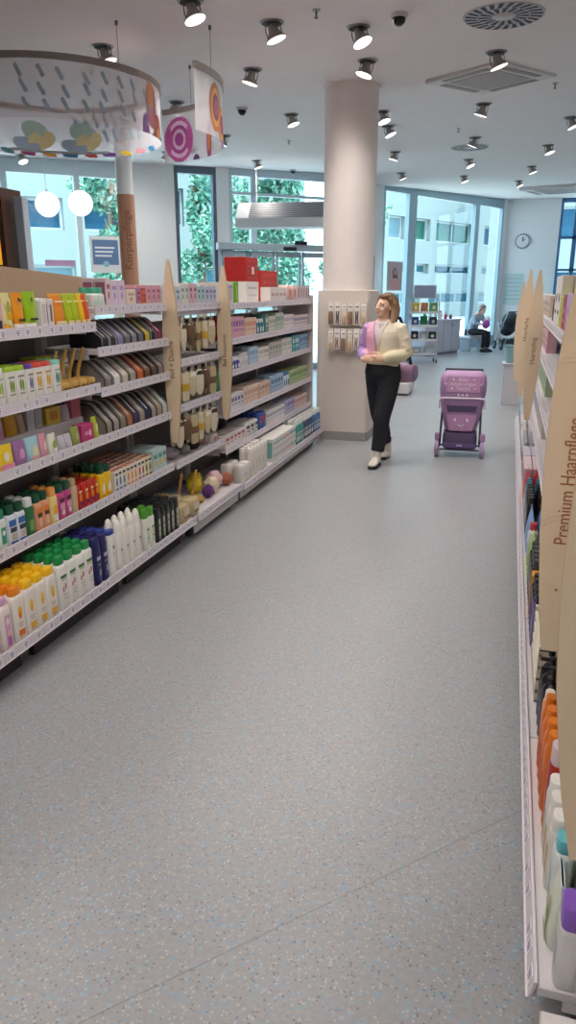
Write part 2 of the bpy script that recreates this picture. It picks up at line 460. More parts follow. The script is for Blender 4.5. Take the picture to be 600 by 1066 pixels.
# ------------------------------------------------------------------ product prototypes (front = local -y)
wh = 'ebe7e2'
def bottle(kind, w, d, h, body, cap, caph=.035, shoulder=.03, e=3., cs=.6, art=(), taper=1., rough=.3, n=14, dome=False, pump=False, capround=False):
    b = MB(); rx, ry = w / 2, d / 2; bm_ = M(body, rough); cm = M(cap, .35)
    hb = h - caph - shoulder
    secs = [(0, rx * .94, ry * .94), (.005, rx * taper, ry * taper), (hb * .5, rx, ry), (hb, rx, ry)]
    for t_ in (.35, .7, 1.):
        k = 1 - (1 - cs * 1.02) * t_ ** 1.8
        secs.append((hb + shoulder * t_, rx * k, ry * k))
    b.sect(secs, bm_, n=n, e=e)
    root = b.build(kind)
    kids = []
    b = MB(); z = h - caph; r1, r2 = rx * cs, ry * max(cs, .62)
    if pump:
        b.sect([(z, .012, .012), (z + .01, .012, .012), (z + .01, .006, .006), (z + caph * .6, .006, .006), (z + caph * .6, .014, .012), (h, .014, .012)], cm, n=10)
        b.box((-.006, -.042, h - .012), (.006, 0, h - .003), cm)
        kids.append(b.build('pump', root))
    elif dome:
        kids_s = [(z, r1, r2)] + [(z + caph * q, r1 * math.sqrt(max(0, 1 - q ** 2.4)) + .001, r2 * math.sqrt(max(0, 1 - q ** 2.4)) + .001) for q in (.3, .55, .75, .9, 1.)]
        b.sect(kids_s, cm, n=n, e=min(e, 2.4)); kids.append(b.build('cap', root))
    else:
        ee = 2.2 if capround else e
        b.sect([(z, r1 * .97, r2 * .97), (z + .003, r1, r2), (h - .004, r1 * .96, r2 * .96), (h, r1 * .88, r2 * .88)], cm, n=n, e=ee)
        kids.append(b.build('cap', root))
    if art:
        b = MB(); b.art([(s_, u, z_ * hb, su, sz * hb, M(c_, .5)) for s_, u, z_, su, sz, c_ in art], rx, ry, e); kids.append(b.build('label_print', root, smooth=60))
    return proto(root, kids)
def tubep(kind, w, d, h, body, cap, caph=.025, art=(), dark=None):
    b = MB(); rx, ry = w / 2, d / 2
    b.sect([(caph, rx * .72, ry), (caph + .02, rx * .8, ry * .95), (h * .6, rx * .95, ry * .55), (h - .012, rx, .004), (h, rx, .003)], M(body, .35), n=16, e=2.2)
    root = b.build(kind)
    b = MB(); b.sect([(0, rx * .7, ry * .98), (caph * .9, rx * .72, ry), (caph, rx * .68, ry * .9)], M(cap, .4), n=16)
    kids = [b.build('cap', root)]
    if art:
        b = MB()
        for s_, u, z_, su, sz, c_ in art:
            zz = caph + z_ * (h - caph); ryl = ry * (1 - .95 * z_)
            b.art([(s_, u, zz, su, sz * (h - caph), M(c_, .5))], rx * .85, ry * (1.02 - .38 * z_), 2.2, off=.002, flat=True)
        kids.append(b.build('label_print', root, smooth=0))
    return proto(root, kids)
def carton(kind, w, d, h, body, art=(), top=None, side=None):
    b = MB(); b.box((-w / 2, -d / 2, 0), (w / 2, d / 2, h), M(body, .5), .0022)
    if top: b.box((-w / 2 + .003, -d / 2 + .003, h - .001), (w / 2 - .003, d / 2 - .003, h + .0008), M(top, .5))
    b.art([(s_, u, z_ * h, su, sz * h, M(c_, .5)) for s_, u, z_, su, sz, c_ in art], w / 2, d / 2, 2, flat=True)
    if side:
        for sx in (-1, 1): b.box((sx * (w / 2 + .0004) - .0004, -d / 2 * .8, h * .15), (sx * (w / 2 + .0004) + .0004, d / 2 * .8, h * .85), M(side, .5))
    return proto(b.build(kind, smooth=0))
def pouch(kind, w, d, h, body, art=(), top=None):
    b = MB(); rx, ry = w / 2, d / 2; m = M(body, .35)
    b.sect([(0, rx * .9, ry * .8), (.01, rx * .96, ry), (h * .3, rx, ry * .95), (h * .65, rx, ry * .6), (h * .88, rx, .006), (h, rx, .0025)], m, n=16, e=2.8)
    if top: b.box((-rx, -.0042, h * .9), (rx, .0042, h), M(top, .4))
    for s_, u, z_, su, sz, c_ in art:
        b.art([(s_, u, z_ * h, su, sz * h, M(c_, .5))], rx, ry * (1.03 - .3 * z_), 2.2, off=.001, flat=True)
    return proto(b.build(kind, smooth=50))
def softpack(kind, w, d, h, body, art=(), e=5.):
    b = MB(); rx, ry = w / 2, d / 2; m = M(body, .4)
    b.sect([(0, rx * .84, ry * .84), (h * .06, rx * .95, ry * .95), (h * .3, rx, ry), (h * .7, rx, ry), (h * .93, rx * .94, ry * .92), (h, rx * .8, ry * .75)], m, n=20, e=e)
    b.art([(s_, u, z_ * h, su, sz * h, M(c_, .5)) for s_, u, z_, su, sz, c_ in art], rx, ry * 1.02, 2, flat=True)
    return proto(b.build(kind, smooth=50))
def washbag(w, d, h, body, trim, zipc='d8d4d0'):
    """zipped wash bag standing on its base; its side is low in front and high at the back"""
    b = MB(); m = M(body, .65)
    prof = [(-w / 2, .004), (-w / 2 + .006, 0), (w / 2, 0), (w / 2, h * .96), (w / 2 - .02, h), (w * .08, h), (-w * .02, h * .95), (-w / 2 + .006, h * .42), (-w / 2, h * .34)]
    b.prism(prof, -d * .44, d * .44, m, T=lambda p: Vector((-p.y, p.x, p.z)))
    root = b.build('wash_bag', smooth=25)
    b = MB(); b.tube([(0, -w * .46, h * .43), (0, -w * .02, h * .965), (0, w * .08, h + .003), (0, w * .4, h + .003)], [(.006, .003)] * 4, M(zipc, .4), n=6)
    z_ = b.build('zip', root)
    b = MB()
    for sx in (-1, 1): b.tube([(sx * d * .44, y, z) for y, z in ((-w / 2, .01), (-w / 2, h * .34), (-w / 2 + .006, h * .42), (-w * .02, h * .95), (w * .08, h), (w / 2 - .02, h))], .0042, M(trim, .5), n=5)
    tr = b.build('piping', root)
    return proto(root, [z_, tr])
def brush(hand=.16):
    b = MB(); wd = M('c39a4e', .5, scale=14, var=.18)
    b.sect([(0, .03, .055), (.012, .036, .06), (.036, .036, .06), (.046, .03, .052)], wd, n=16, e=3.5)
    root = b.build('bath_brush')
    b = MB(); b.tube([(0, .035, .036), (0, .03, .08), (0, .012, .13), (0, -.012, .04 + hand)], [(.012, .01), (.011, .009), (.012, .009), (.011, .007)], wd, n=8)
    hdl = b.build('handle', root)
    b = MB(); b.sect([(.004, .0365, .0615), (.02, .0372, .062)], M('7a5a2a', .8), n=16, e=3, cap=(False, False)); br = b.build('bristle_band', root)
    return proto(root, [hdl, br])
def lumpy(name, r, body, amp=.12, freq=5, squash=(1, 1, 1), n=18, m=12):
    b = MB(); b.ball((0, 0, 0), r, M(body, .85), n=n, m=m)
    ph = [random.uniform(0, 6) for _ in range(6)]
    vs = []
    for x, y, z in b.v:
        k = 1 + amp * (math.sin(freq * 22 * x + ph[0]) * math.sin(freq * 19 * y + ph[1]) + .6 * math.sin(freq * 31 * z + ph[2] + 40 * x))
        vs.append((x * k * squash[0], y * k * squash[1], z * k * squash[2]))
    mz = min(v[2] for v in vs); b.v = [(x, y, z - mz) for x, y, z in vs]
    return proto(b.build(name, smooth=180))
def mitt(body, band, h=.2, w=.12, form=0):
    """bath mitt, pad or strap hanging from its loop; top of loop at z=0"""
    b = MB(); m = M(body, .9, scale=60, var=.2); z0 = -.05
    ks = (((0, .62), (.05, .8), (.3, .95), (.6, 1.0), (.82, .9), (.94, .6), (1., .2)), ((0, .9), (.04, .98), (.3, 1.), (.7, 1.), (.95, .96), (1., .8)), ((0, .2), (.1, .6), (.3, .92), (.55, 1.), (.8, .85), (.93, .5), (1., .15)))[form]
    secs = [(z0 - h * t_, w / 2 * k, (.018, .014, .03)[form] * (.5 + .5 * math.sin(PI * min(1, t_ + .12)))) for t_, k in ks]
    b.sect(secs[::-1], m, n=16, e=(2.3, 3.5, 2.1)[form])
    root = b.build('bath_mitt', smooth=60)
    b = MB(); zc = (z0 - .034, z0 - .006) if form != 1 else (z0 - h * .62, z0 - h * .35)
    ry = .0185 if form != 1 else .0145; b.sect([(zc[0], w / 2 * (.87, 1.02, .8)[form], ry), (zc[1], w / 2 * (.74, 1.02, .5)[form], ry * .9)], M(band, .6), n=16, e=(2.3, 3.5, 2.1)[form], cap=(False, False)); bd = b.build('cuff', root)
    b = MB(); b.tube([(-.012, 0, z0), (-.014, 0, -.02), (0, 0, -.002), (.014, 0, -.02), (.012, 0, z0)], .003, M('d8d0bd', .8), n=5); lp = b.build('loop', root)
    return proto(root, [bd, lp])
def hangpack(w, h, card, item, kind='hanging_pack', blob=0):
    """carded pack on a peg; hole at z=0"""
    b = MB(); b.box((-w / 2, -.0012, -h + .015), (w / 2, .0012, .015), M(card, .5))
    root = b.build(kind, smooth=0)
    b = MB()
    if blob == 0: b.sect([(-h + .025, w * .36, .008, 0, -.009), (-h + .04, w * .4, .011, 0, -.012), (-h * .45, w * .4, .011, 0, -.012), (-h * .36, w * .34, .008, 0, -.009)], M(item, .5), n=12, e=3)
    elif blob == 1:
        for sx in (-1, 1): b.tube([(sx * w * .22, -.008, -h + .03), (sx * w * .12, -.01, -h * .6), (sx * w * .2, -.008, -h * .35)], [.006, .008, .006], M(item, .5), n=8)
    else: b.ball((0, -.012, -h * .68), (w * .34, .01, h * .22), M(item, .6), n=12, m=8)
    it = b.build('goods', root)
    b = MB(); b.box((-w / 2 + .004, -.0024, -h * .25), (w / 2 - .004, -.0012, -.012), M('f0ebe6', .5)); b.box((-w / 2 + .012, -.003, -h * .2), (w / 2 - .012, -.0024, -h * .15), M(item, .5)); hd = b.build('header_print', root, smooth=0)
    return proto(root, [it, hd])

TN = {1: 'top shelf', 2: 'second shelf', 3: 'third shelf', 4: 'fourth shelf', 5: 'fifth shelf', 0: 'bottom shelf'}
def put(p, x, y, z, rz, label, cat, group):
    return inst(p, (x, y, z + .0012), rz, label, cat, group)
COUNT = 0
def stockL(p, w, d, y0, n, rows, z, xf, label, cat, gap=.004, back=.006, jit=2.5, skip=0.):
    """facings along the left gondola, front edge at xf, going back in rows"""
    g = label if n * rows > 1 else None
    for r in range(rows):
        for i in range(n):
            if r and random.random() < skip: continue
            o_ = put(p, xf - d / 2 - r * (d + back) - random.uniform(0, .004), y0 + w / 2 + i * (w + gap), z, PI / 2 + math.radians(random.uniform(-jit, jit)), label, cat, g)
    return y0 + n * (w + gap)
# ------------------------------------------------------------------ stocking the left gondola
XU, XB = -2.108, -1.962      # front edges of the upper shelves and of the base shelf
def dims(p):
    xs = [v.co.x for v in p.data.vertices]; ys = [v.co.y for v in p.data.vertices]
    return max(xs) - min(xs), max(ys) - min(ys)
def S(y0, n, rows, p, z, label, cat, xf=XU, gap=.004, jit=2.5, skip=0.):
    w, d = dims(p)
    return stockL(p, w, d, y0, n, rows, z, xf, label, cat, gap=gap, jit=jit, skip=skip)
sg = 'shower_gel_bottle'; lo_ = 'lotion_bottle'
# bottom shelf ---------------------------------------------------------------
z = .18
pk = bottle(sg, .074, .045, .235, 'e8dcd8', 'd8a7c6', .03, .03, 4, .62, art=(('r', 0, .5, .5, .42, 'dba6c4'), ('o', 0, .75, .35, .1, 'f0e4e2'), ('r', .1, .22, .4, .12, 'b56fae'), ('o', 0, .45, .25, .07, 'e9c9b2')))
S(2.21, 3, 3, pk, z, 'pink and white shower bottle with a lilac cap, near end of the bottom shelf', 'bottle', XB)
a_or = lambda c1, c2: (('r', 0, .5, .62, .44, 'ede3d8'), ('o', 0, .68, .36, .15, c1), ('o', 0, .6, .2, .08, c2), ('r', 0, .42, .5, .012, 'b9a892'), ('r', 0, .36, .4, .012, 'b9a892'), ('r', 0, .2, .55, .07, c2), ('r', 0, .1, .5, .02, 'c9b9a0'))
p = bottle(sg, .078, .047, .25, 'ece6dd', 'f08a1c', .036, .018, 4, .78, art=a_or('f0b12a', 'e0731c'))
S(2.455, 1, 4, p, z, 'white shower bottle with an orange cap beside the yellow capped ones', 'bottle', XB)
p = bottle(sg, .078, .047, .25, 'ece6dd', 'f7c21c', .036, .018, 4, .78, art=a_or('f2c53a', 'e8b02a'))
S(2.54, 3, 4, p, z, 'white shower bottle with a yellow cap and yellow drop print', 'bottle', XB)
p = bottle(sg, .076, .048, .27, 'eceae4', '1d8f4a', .04, .018, 3.4, .72, art=(('r', 0, .8, .7, .035, '2f6b3c'), ('r', 0, .73, .6, .015, '9fc04a'), ('o', -.3, .5, .22, .07, 'c98f96'), ('o', .2, .56, .22, .07, 'c07f88'), ('r', 0, .36, .5, .012, 'b8b4ae'), ('r', 0, .28, .4, .012, 'b8b4ae')))
S(2.80, 4, 4, p, z, 'white bottle with a green cap and green band on the bottom shelf', 'bottle', XB)
p = bottle(sg, .07, .05, .255, '1c1a56', '23205e', .04, .012, 3, .9, art=(('r', 0, .72, .6, .05, 'c7c3e2'), ('r', 0, .55, .5, .02, '8d86c0'), ('r', .2, .38, .4, .03, '9f98cc'), ('r', 0, .2, .5, .05, '4a4390'), ('d', .1, .3, .3, .1, 'b4aedd')))
S(3.125, 2, 4, p, z, 'dark navy shower bottle between green capped and blue capped white bottles', 'bottle', XB)
p = bottle(lo_, .074, .048, .25, 'eeece8', '2a3f96', .022, .012, 3, .92, art=(('o', 0, .72, .2, .055, '28325e'), ('r', 0, .56, .35, .012, '9a9fb4'), ('r', 0, .5, .3, .01, '9a9fb4')))
S(3.275, 1, 4, p, z, 'white lotion bottle with a flat blue cap and small dark emblem', 'bottle', XB)
p = bottle(lo_, .064, .046, .285, 'efece4', 'efece4', .075, .03, 2.6, .8, art=(('o', 0, .62, .22, .05, '3a3f55'), ('r', 0, .5, .3, .01, 'a9a49a')), dome=True)
S(3.365, 4, 2, p, z, 'tall white bottle with a long rounded cap on the bottom shelf', 'bottle', XB, gap=.012)
p = bottle(lo_, .064, .046, .245, 'e9ebe0', '4f9a2c', .05, .02, 3, .85, art=(('r', 0, .5, .6, .3, 'cfd8bc'), ('r', 0, .72, .5, .03, '4f8a3a'), ('r', .0, .42, .4, .02, '4f8a3a')))
S(3.69, 2, 2, p, z, 'pale bottle with a bright green cap beside the black bottles', 'bottle', XB)
p = bottle(sg, .062, .05, .21, '22261f', '17181a', .03, .012, 4, .92, art=(('r', 0, .5, .45, .36, 'b9b9a9'), ('r', 0, .62, .35, .03, '40503c'), ('r', 0, .4, .3, .02, '52604c'), ('r', 0, .2, .35, .03, '7a8a60')))
S(3.84, 5, 5, p, z, 'black square bottle with a pale strip label on the bottom shelf', 'bottle', XB)
# clear bags, sponges and brushes lying on the bottom shelf of the bath bay
p = softpack('sponge_bag', .16, .12, .12, 'b8a77f', art=(('r', 0, .6, .6, .2, 'd5cbb0'), ('r', 0, .3, .5, .06, '8f7a4c')), e=3)
S(4.2, 2, 2, p, z, 'tan sponge bag next to the black bottles', 'sponge pack', XB, jit=2)
p = softpack('loofah_bag', .15, .11, .1, 'c9b98c', art=(('r', 0, .65, .5, .2, 'e0d8c4'), ('o', 0, .3, .6, .18, 'a8823c')), e=2.6)
S(4.45, 1, 1, p, z, 'straw coloured loofah bag at the foot of the first tan sign', 'sponge pack', XB - .26)
p = brush(.2)
for i, (yy, xx, a) in enumerate(((4.62, -2.16, 1.2), (4.74, -2.1, 1.3))):
    put(p, xx, yy, z, a, 'wooden back brush among the sponges on the bottom shelf', 'brush', 'back brushes on the bottom shelf')
for nm, c, yy, xx, r, lab in (('yellow', 'e3c52c', 4.95, -2.2, .062, 'yellow bath sponge behind the cream one on the bottom shelf'), ('cream', 'dcc9ad', 5.0, -2.08, .06, 'cream bath sponge in front of the yellow one on the bottom shelf'),
                              ('violet', '5e2f70', 4.88, -2.06, .045, 'dark violet bath pouf on the bottom shelf'), ('rose', 'd9b3b6', 5.15, -2.12, .065, 'pale pink bath pouf near the second tan sign'),
                              ('lemon', 'f0d437', 5.12, -2.27, .06, 'lemon yellow bath pouf behind the pale pink one'), ('copper', 'a8674c', 5.26, -2.06, .05, 'copper brown bath pouf at the end of the sponges')):
    put(lumpy('bath_sponge', r, c, .1), xx, yy, z, 0, lab, 'sponge', None)
b = MB(); b.box((-.26, -.05, 0), (.26, .05, .012), M('7f93ad', .4), .004); b.box((-.26, -.05, .012), (-.25, .05, .04), M('7f93ad', .4)); b.box((.25, -.05, .012), (.26, .05, .04), M('7f93ad', .4))
for sy in (-1, 1): b.box((-.26, sy * .047 - .003, .012), (.26, sy * .047 + .003, .034), M('7f93ad', .4))
put(proto(b.build('bath_tray', smooth=0)), -2.36, 4.9, z, PI / 2, 'grey blue bath tray behind the sponges on the bottom shelf', 'tray', None)
z = .16
p = softpack('cotton_pack', .11, .1, .15, 'dcd8d0', art=(('r', 0, .5, .5, .12, 'c3cbd4'),), e=3)
S(5.39, 2, 2, p, z, 'translucent white cotton pack beside the tall white tubes', 'cotton pack', XB, jit=6)
p = bottle('cotton_pad_tube', .062, .062, .24, 'e6e0d8', 'f0ece6', .03, .012, 2, .95, art=(('r', 0, .5, .5, .2, 'd2cdc6'),))
S(5.62, 5, 2, p, z, 'tall white round cotton pad tube on the bottom shelf', 'tube', XB, gap=.03)
for c1, y0, n, lab in (('7fb3ad', 6.2, 5, 'white carton with a teal stripe on the bottom shelf'), ('d98f86', 6.54, 3, 'white carton with a coral stripe on the bottom shelf'), ('3f8fb8', 6.75, 3, 'white carton with a blue stripe on the bottom shelf')):
    p = carton('dental_carton', .063, .1, .21, 'e4e1dc', art=(('r', 0, .8, .85, .05, c1), ('r', 0, .55, .7, .03, 'b0aaa6'), ('r', -.2, .25, .5, .08, c1)), side=c1)
    S(y0, n, 2, p, z, lab, 'box', XB)
for c1, c2, y0, n, lab in (('2f8f86', 'e8e8e4', 6.98, 4, 'mouthwash bottle with teal label and white cap on the bottom shelf'), ('27415e', 'ecebe8', 7.3, 5, 'mouthwash bottle with navy label and white cap on the bottom shelf'), ('3c6ea8', 'e8e6e4', 7.7, 4, 'mouthwash bottle with blue label and white cap near the pillar')):
    p = bottle('mouthwash_bottle', .07, .055, .24, c1, c2, .05, .04, 3, .5, art=(('r', 0, .5, .7, .3, 'dfe3e4'), ('r', 0, .6, .5, .08, c1)))
    S(y0, n, 3, p, z, lab, 'bottle', XB)
# fourth shelf near, two bays ----------------------------------------------------
z = .545
def deo(c, lab, y0, n, cap='174a33', w=.06, rows=3, h=.185, **k):
    p = bottle('deodorant_bottle', w, .042, h, c, cap, .042, .014, 3.4, .8, art=k.get('art', ()))
    return S(y0, n, rows, p, z, lab, 'bottle')
deo('dfe8e2', 'white deodorant bottle with a teal green cap at the fourth shelf edge', 2.54, 2, cap='1f7f5c', art=(('r', 0, .5, .6, .3, '3a9a7a'), ('o', 0, .6, .4, .1, 'e4ece6')))
deo('dfe4ee', 'blue and white deodorant bottle with a dark green cap', 2.675, 2, art=(('r', 0, .8, .9, .12, '3f6db0'), ('r', 0, .55, .8, .09, '3b3b45'), ('r', 0, .3, .6, .12, 'c7b7a4'), ('r', 0, .08, .9, .06, '3f5ea0')))
deo('2f6f3f', 'dark green deodorant bottle with a white cap', 2.81, 1, cap='dfe3df', art=(('r', 0, .4, .6, .2, '78a05a'),))
deo('e8a57e', 'peach deodorant bottle with a dark green cap', 2.88, 2, w=.055, art=(('r', 0, .8, .9, .12, 'e8843a'), ('r', 0, .62, .7, .08, '5c3a2c'), ('o', 0, .35, .5, .18, 'efc8a8')))
deo('f0d88a', 'yellow and white deodorant bottle with an orange band', 3.005, 1, cap='f0a050', art=(('o', 0, .55, .6, .2, 'f2b61f'), ('r', 0, .25, .7, .12, 'f3ece0')))
deo('c54a86', 'magenta pink deodorant bottle with a dark green cap', 3.07, 2, art=(('r', 0, .8, .8, .08, '5c2440'), ('r', 0, .55, .7, .12, 'e3a2bf'), ('o', 0, .3, .5, .12, 'efd4dc')))
deo('cdb78e', 'beige deodorant bottle next to the red pouches', 3.2, 1, cap='b9a27c', w=.045)
p = pouch('wipes_pouch', .052, .05, .135, 'c22b22', art=(('o', 0, .5, .6, .16, 'e8902a'), ('r', 0, .72, .6, .05, 'f0d08a'), ('o', 0, .25, .5, .09, '4a2a6a')), top='d4382c')
S(3.25, 4, 4, p, z, 'red and orange refill pouch on the fourth shelf', 'pouch')
deo('f0c21c', 'yellow deodorant bottle with a dark green cap beside the red pouches', 3.48, 2, art=(('d', 0, .45, .6, .3, 'f4efe4'), ('r', 0, .12, .8, .08, 'e6a019')), rows=4)
for c0, c1, y0, n, lab in (('e9e4da', '5a7fa8', 3.63, 3, 'small white carton with a blue figure on the fourth shelf'), ('eee0cb', 'e08a3a', 3.77, 3, 'small white carton with an orange figure on the fourth shelf'),
                           ('ebe3d9', 'b5462f', 3.915, 2, 'small white carton with a red figure on the fourth shelf'), ('e8dfb8', '6b5a3a', 4.01, 2, 'small cream carton with a brown figure on the fourth shelf')):
    p = carton('bath_salt_carton', .042, .045, .125, c0, art=(('o', 0, .45, .55, .22, c1), ('r', 0, .82, .8, .06, '3f3a3a'), ('r', 0, .12, .8, .05, c1)), top='a8553c')
    S(y0, n, 6, p, z, lab, 'box', gap=.003, jit=.5)
p = carton('bath_salt_carton', .064, .06, .14, 'b9cfcf', art=(('r', 0, .7, .8, .1, '5e9a9a'), ('o', 0, .4, .5, .15, 'e2c44a')))
S(4.12, 3, 3, p, z, 'pale teal carton at the foot of the first tan sign', 'box')
# bath bay, low shelf
z = .535
for nm, c, yy, xx, r, lab in (('a', 'a898a0', 4.55, -2.22, .065, 'mauve bath sponge below the hanging mitts'), ('b', '8b8b88', 4.74, -2.2, .055, 'grey bath sponge below the hanging mitts'), ('c', '2b2a2b', 4.9, -2.2, .055, 'black bath sponge below the hanging mitts'), ('d', 'b58a84', 5.06, -2.22, .06, 'dusty pink bath sponge below the hanging mitts')):
    put(lumpy('bath_sponge', r, c, .08, squash=(1.3, 1, .7)), xx, yy, z, 0, lab, 'sponge', None)
p = softpack('folded_towel', .13, .14, .07, 'cfc3c0', art=(('r', 0, .5, .8, .2, 'b98a86'),), e=6)
S(5.13, 1, 1, p, z, 'folded pale towel with a pink band beside the second tan sign', 'towel')
# third shelf ----------------------------------------------------------------
z = .893
def P3(y0, kind, c, lab, w=.07, h=.115, art=(), n=1, rows=1, top=None, d=.045):
    p = pouch(kind, w, d, h, c, art, top); return S(y0, n, rows, p, z, lab, 'pouch', jit=4)
P3(2.66, 'bath_pouch', 'e8c62c', 'yellow and pink bath pouch in the front row of the third shelf', .11, art=(('o', 0, .55, .4, .2, 'efe3c4'), ('r', 0, .14, .9, .13, 'e08aa8')))
P3(2.785, 'bath_pouch', '9a6fa0', 'purple bath pouch in the front row of the third shelf', .08, art=(('o', 0, .45, .5, .25, 'd59ac0'),))
P3(2.875, 'bath_pouch', 'a3cbd6', 'light blue bath pouch in the front row of the third shelf', .09, art=(('o', .1, .4, .45, .26, 'e6dcae'), ('r', 0, .15, .8, .06, 'd8a9a0')))
P3(2.975, 'bath_pouch', 'd99aa8', 'pink bath pouch in the front row of the third shelf', .055, art=(('o', 0, .5, .5, .2, 'efd0d0'),))
P3(3.045, 'bath_pouch', 'dfe2d2', 'white bath pouch with a lime leaf print', .07, h=.1, art=(('o', 0, .45, .5, .24, '9fb83a'),))
P3(3.13, 'soap_bag', 'c0bcc6', 'small silver grey soap bag in the front row', .055, h=.075, n=2)
P3(3.255, 'bath_pouch', '8f9a54', 'olive green bath pouch in the front row', .07, h=.1, art=(('o', 0, .5, .4, .2, 'b9c07a'),))
p = carton('soap_carton', .115, .06, .095, 'b83a72', art=(('r', 0, .5, .6, .1, 'd98ab0'), ('o', .4, .5, .2, .2, 'e8c2d2')))
S(3.335, 1, 1, p, z, 'magenta soap carton in the front row of the third shelf', 'box')
P3(3.455, 'bath_pouch', 'a9bf2c', 'lime green bath pouch beside the leaning wash bags', .05, h=.12, n=1, art=(('o', 0, .5, .5, .2, 'dfe39a'),))
zr = 1.006
def R3(y0, c, lab, w, h, kind='bath_pouch', art=(), box=False):
    p = carton(kind, w, .06, h, c, art) if box else pouch(kind, w, .045, h, c, art)
    w_, d_ = dims(p)
    put(p, -2.225 - d_ / 2, y0 + w_ / 2, zr - .0005, PI / 2, lab, 'box' if box else 'pouch', None)
R3(2.7, '8f3144', 'dark red bath pouch on the riser', .06, .1)
R3(2.775, 'dca2b4', 'pink bath pouch on the riser', .1, .115, art=(('o', 0, .5, .5, .25, 'ecd0d4'),))
R3(2.885, 'e2ad1e', 'mustard yellow bath pouch on the riser', .085, .12)
R3(2.98, 'cdb091', 'beige bath pouch on the riser', .05, .09)
R3(3.04, 'cfced2', 'tall silver grey soap box on the riser', .06, .11, 'soap_carton', box=True)
R3(3.105, 'b9b7bb', 'darker grey soap box on the riser', .06, .1, 'soap_carton', box=True)
R3(3.2, 'e3c04a', 'yellow soap box with orange figures on the riser', .125, .085, 'soap_carton', box=True, art=(('o', -.4, .5, .16, .3, 'd8862a'), ('o', .0, .5, .16, .3, 'd8862a'), ('o', .4, .5, .16, .3, 'd8862a')))
R3(3.345, 'c9c4cc', 'small grey organza bag on the riser', .08, .08, 'soap_bag')
R3(3.43, 'c06a74', 'dusty red soap box on the riser', .09, .1, 'soap_carton', box=True)
z = .893
bags = (('8d8579', '221f20', 'grey wash bag with black piping'), ('9b938e', '3a3638', 'stone grey wash bag with dark piping'), ('82796d', '5c5348', 'taupe wash bag'), ('a06c48', '6a4228', 'terracotta brown wash bag'), ('3c2f4a', '241d30', 'dark plum wash bag'),
        ('938a7c', '6f675c', 'warm grey wash bag'), ('28304c', '171c30', 'navy wash bag'), ('9d978f', '4a4644', 'light grey wash bag with charcoal piping'), ('a3937c', '7c6c58', 'sand coloured wash bag'), ('c6c2bc', '5f8f94', 'off-white wash bag with teal piping'))
y = 3.58
for c, tr, lab in bags:
    p = washbag(.2, .074, .165, c, tr); put(p, XU - .105, y + .037, z, PI / 2, lab + ', third shelf by the first tan sign', 'wash bag', None); y += .079
# second shelf, near bay -----------------------------------------------------
z = 1.18
def W2(y0, cap, lab, n, art, body='eae7df', w=.068, rows=2, xf=XU):
    p = bottle('hand_wash_bottle', w, .05, .165, body, cap, .022, .006, 5, .97, art=art); return S(y0, n, rows, p, z, lab, 'bottle', xf=xf)
fl_ = lambda c, c2: (('o', -.25, .58, .25, .2, c), ('o', .28, .56, .25, .2, c), ('r', 0, .3, .6, .02, c2), ('r', 0, .86, .7, .03, c2))
W2(2.69, 'dfe3d0', 'white hand wash bottle with a pale lid at the shelf edge', 1, fl_('9fbf4a', 'b9b9b0'))
W2(2.77, '9fc630', 'white hand wash bottle with a lime lid and two green drops', 2, fl_('7f9f3a', '8d8d86'))
W2(2.915, '6a3f98', 'white hand wash bottle with a purple lid', 1, fl_('7b78a0', '8d8d86'), w=.055)
W2(2.975, 'd8503a', 'white hand wash bottle with a red lid and yellow fruit print', 2, fl_('e2b030', 'c98a5a'))
W2(3.125, '8fd0bd', 'white hand wash bottle with a mint lid', 1, fl_('4f9a8a', 'a0b8b0'))
W2(3.2, 'b4cc3a', 'white hand wash bottle with a yellow green lid and leaf print', 2, fl_('a5b52a', '7a8a3a'), xf=XU - .14)
W2(3.345, '9fa08a', 'white hand wash bottle with a grey lid behind the brushes', 2, fl_('9aa53a', '8d8d86'), w=.07, xf=XU - .14)
p = brush()
for i in range(4):
    put(p, XU - .06, 3.235 + i * .082, z, PI / 2, 'wooden bath brush with upright handle in front of the hand wash', 'brush', 'wooden bath brushes on the second shelf')
p = carton('brush_carton', .1, .08, .1, 'c8a45c', art=(('r', 0, .5, .5, .25, '7a5c2e'),))
# bay of wash bags: upper shelves
z = 1.365
y = 3.6
for c, tr, lab in (('1f1d22', '77757c', 'black wash bag with grey piping'), ('28262c', 'a7a3ac', 'charcoal wash bag with silver piping'), ('8d86a8', '5b5570', 'lavender wash bag'), ('77747a', '44424a', 'grey wash bag with dark piping'), ('858288', '3c3a40', 'mid grey wash bag'),
                   ('6d6a78', '2f2d36', 'slate wash bag'), ('c6b325', '2a2830', 'yellow wash bag'), ('24222a', '8f8d94', 'black wash bag with pale piping'), ('8e2f58', '4a1830', 'magenta wash bag')):
    p = washbag(.2, .078, .135, c, tr); put(p, XU - .105, y + .039, z, PI / 2, lab + ' on the second shelf, above the pale ones', 'wash bag', None); y += .083
z = 1.15; y = 3.6
for c, tr, lab in (('8a8580', '4d4a48', 'stone wash bag'), ('e3e0da', '8d8a86', 'white wash bag'), ('c9c2b2', '7c7668', 'cream wash bag'), ('a9a193', '5e5950', 'beige wash bag'), ('cf6a3c', '8a3c1c', 'orange wash bag'), ('7c5a44', '4a3426', 'brown wash bag'), ('5f4a40', '30241e', 'dark brown wash bag'), ('8c8078', '50484a', 'mushroom wash bag')):
    p = washbag(.2, .085, .14, c, tr); put(p, XU - .105, y + .043, z, PI / 2, lab + ' on the shelf above the grey ones', 'wash bag', None); y += .094
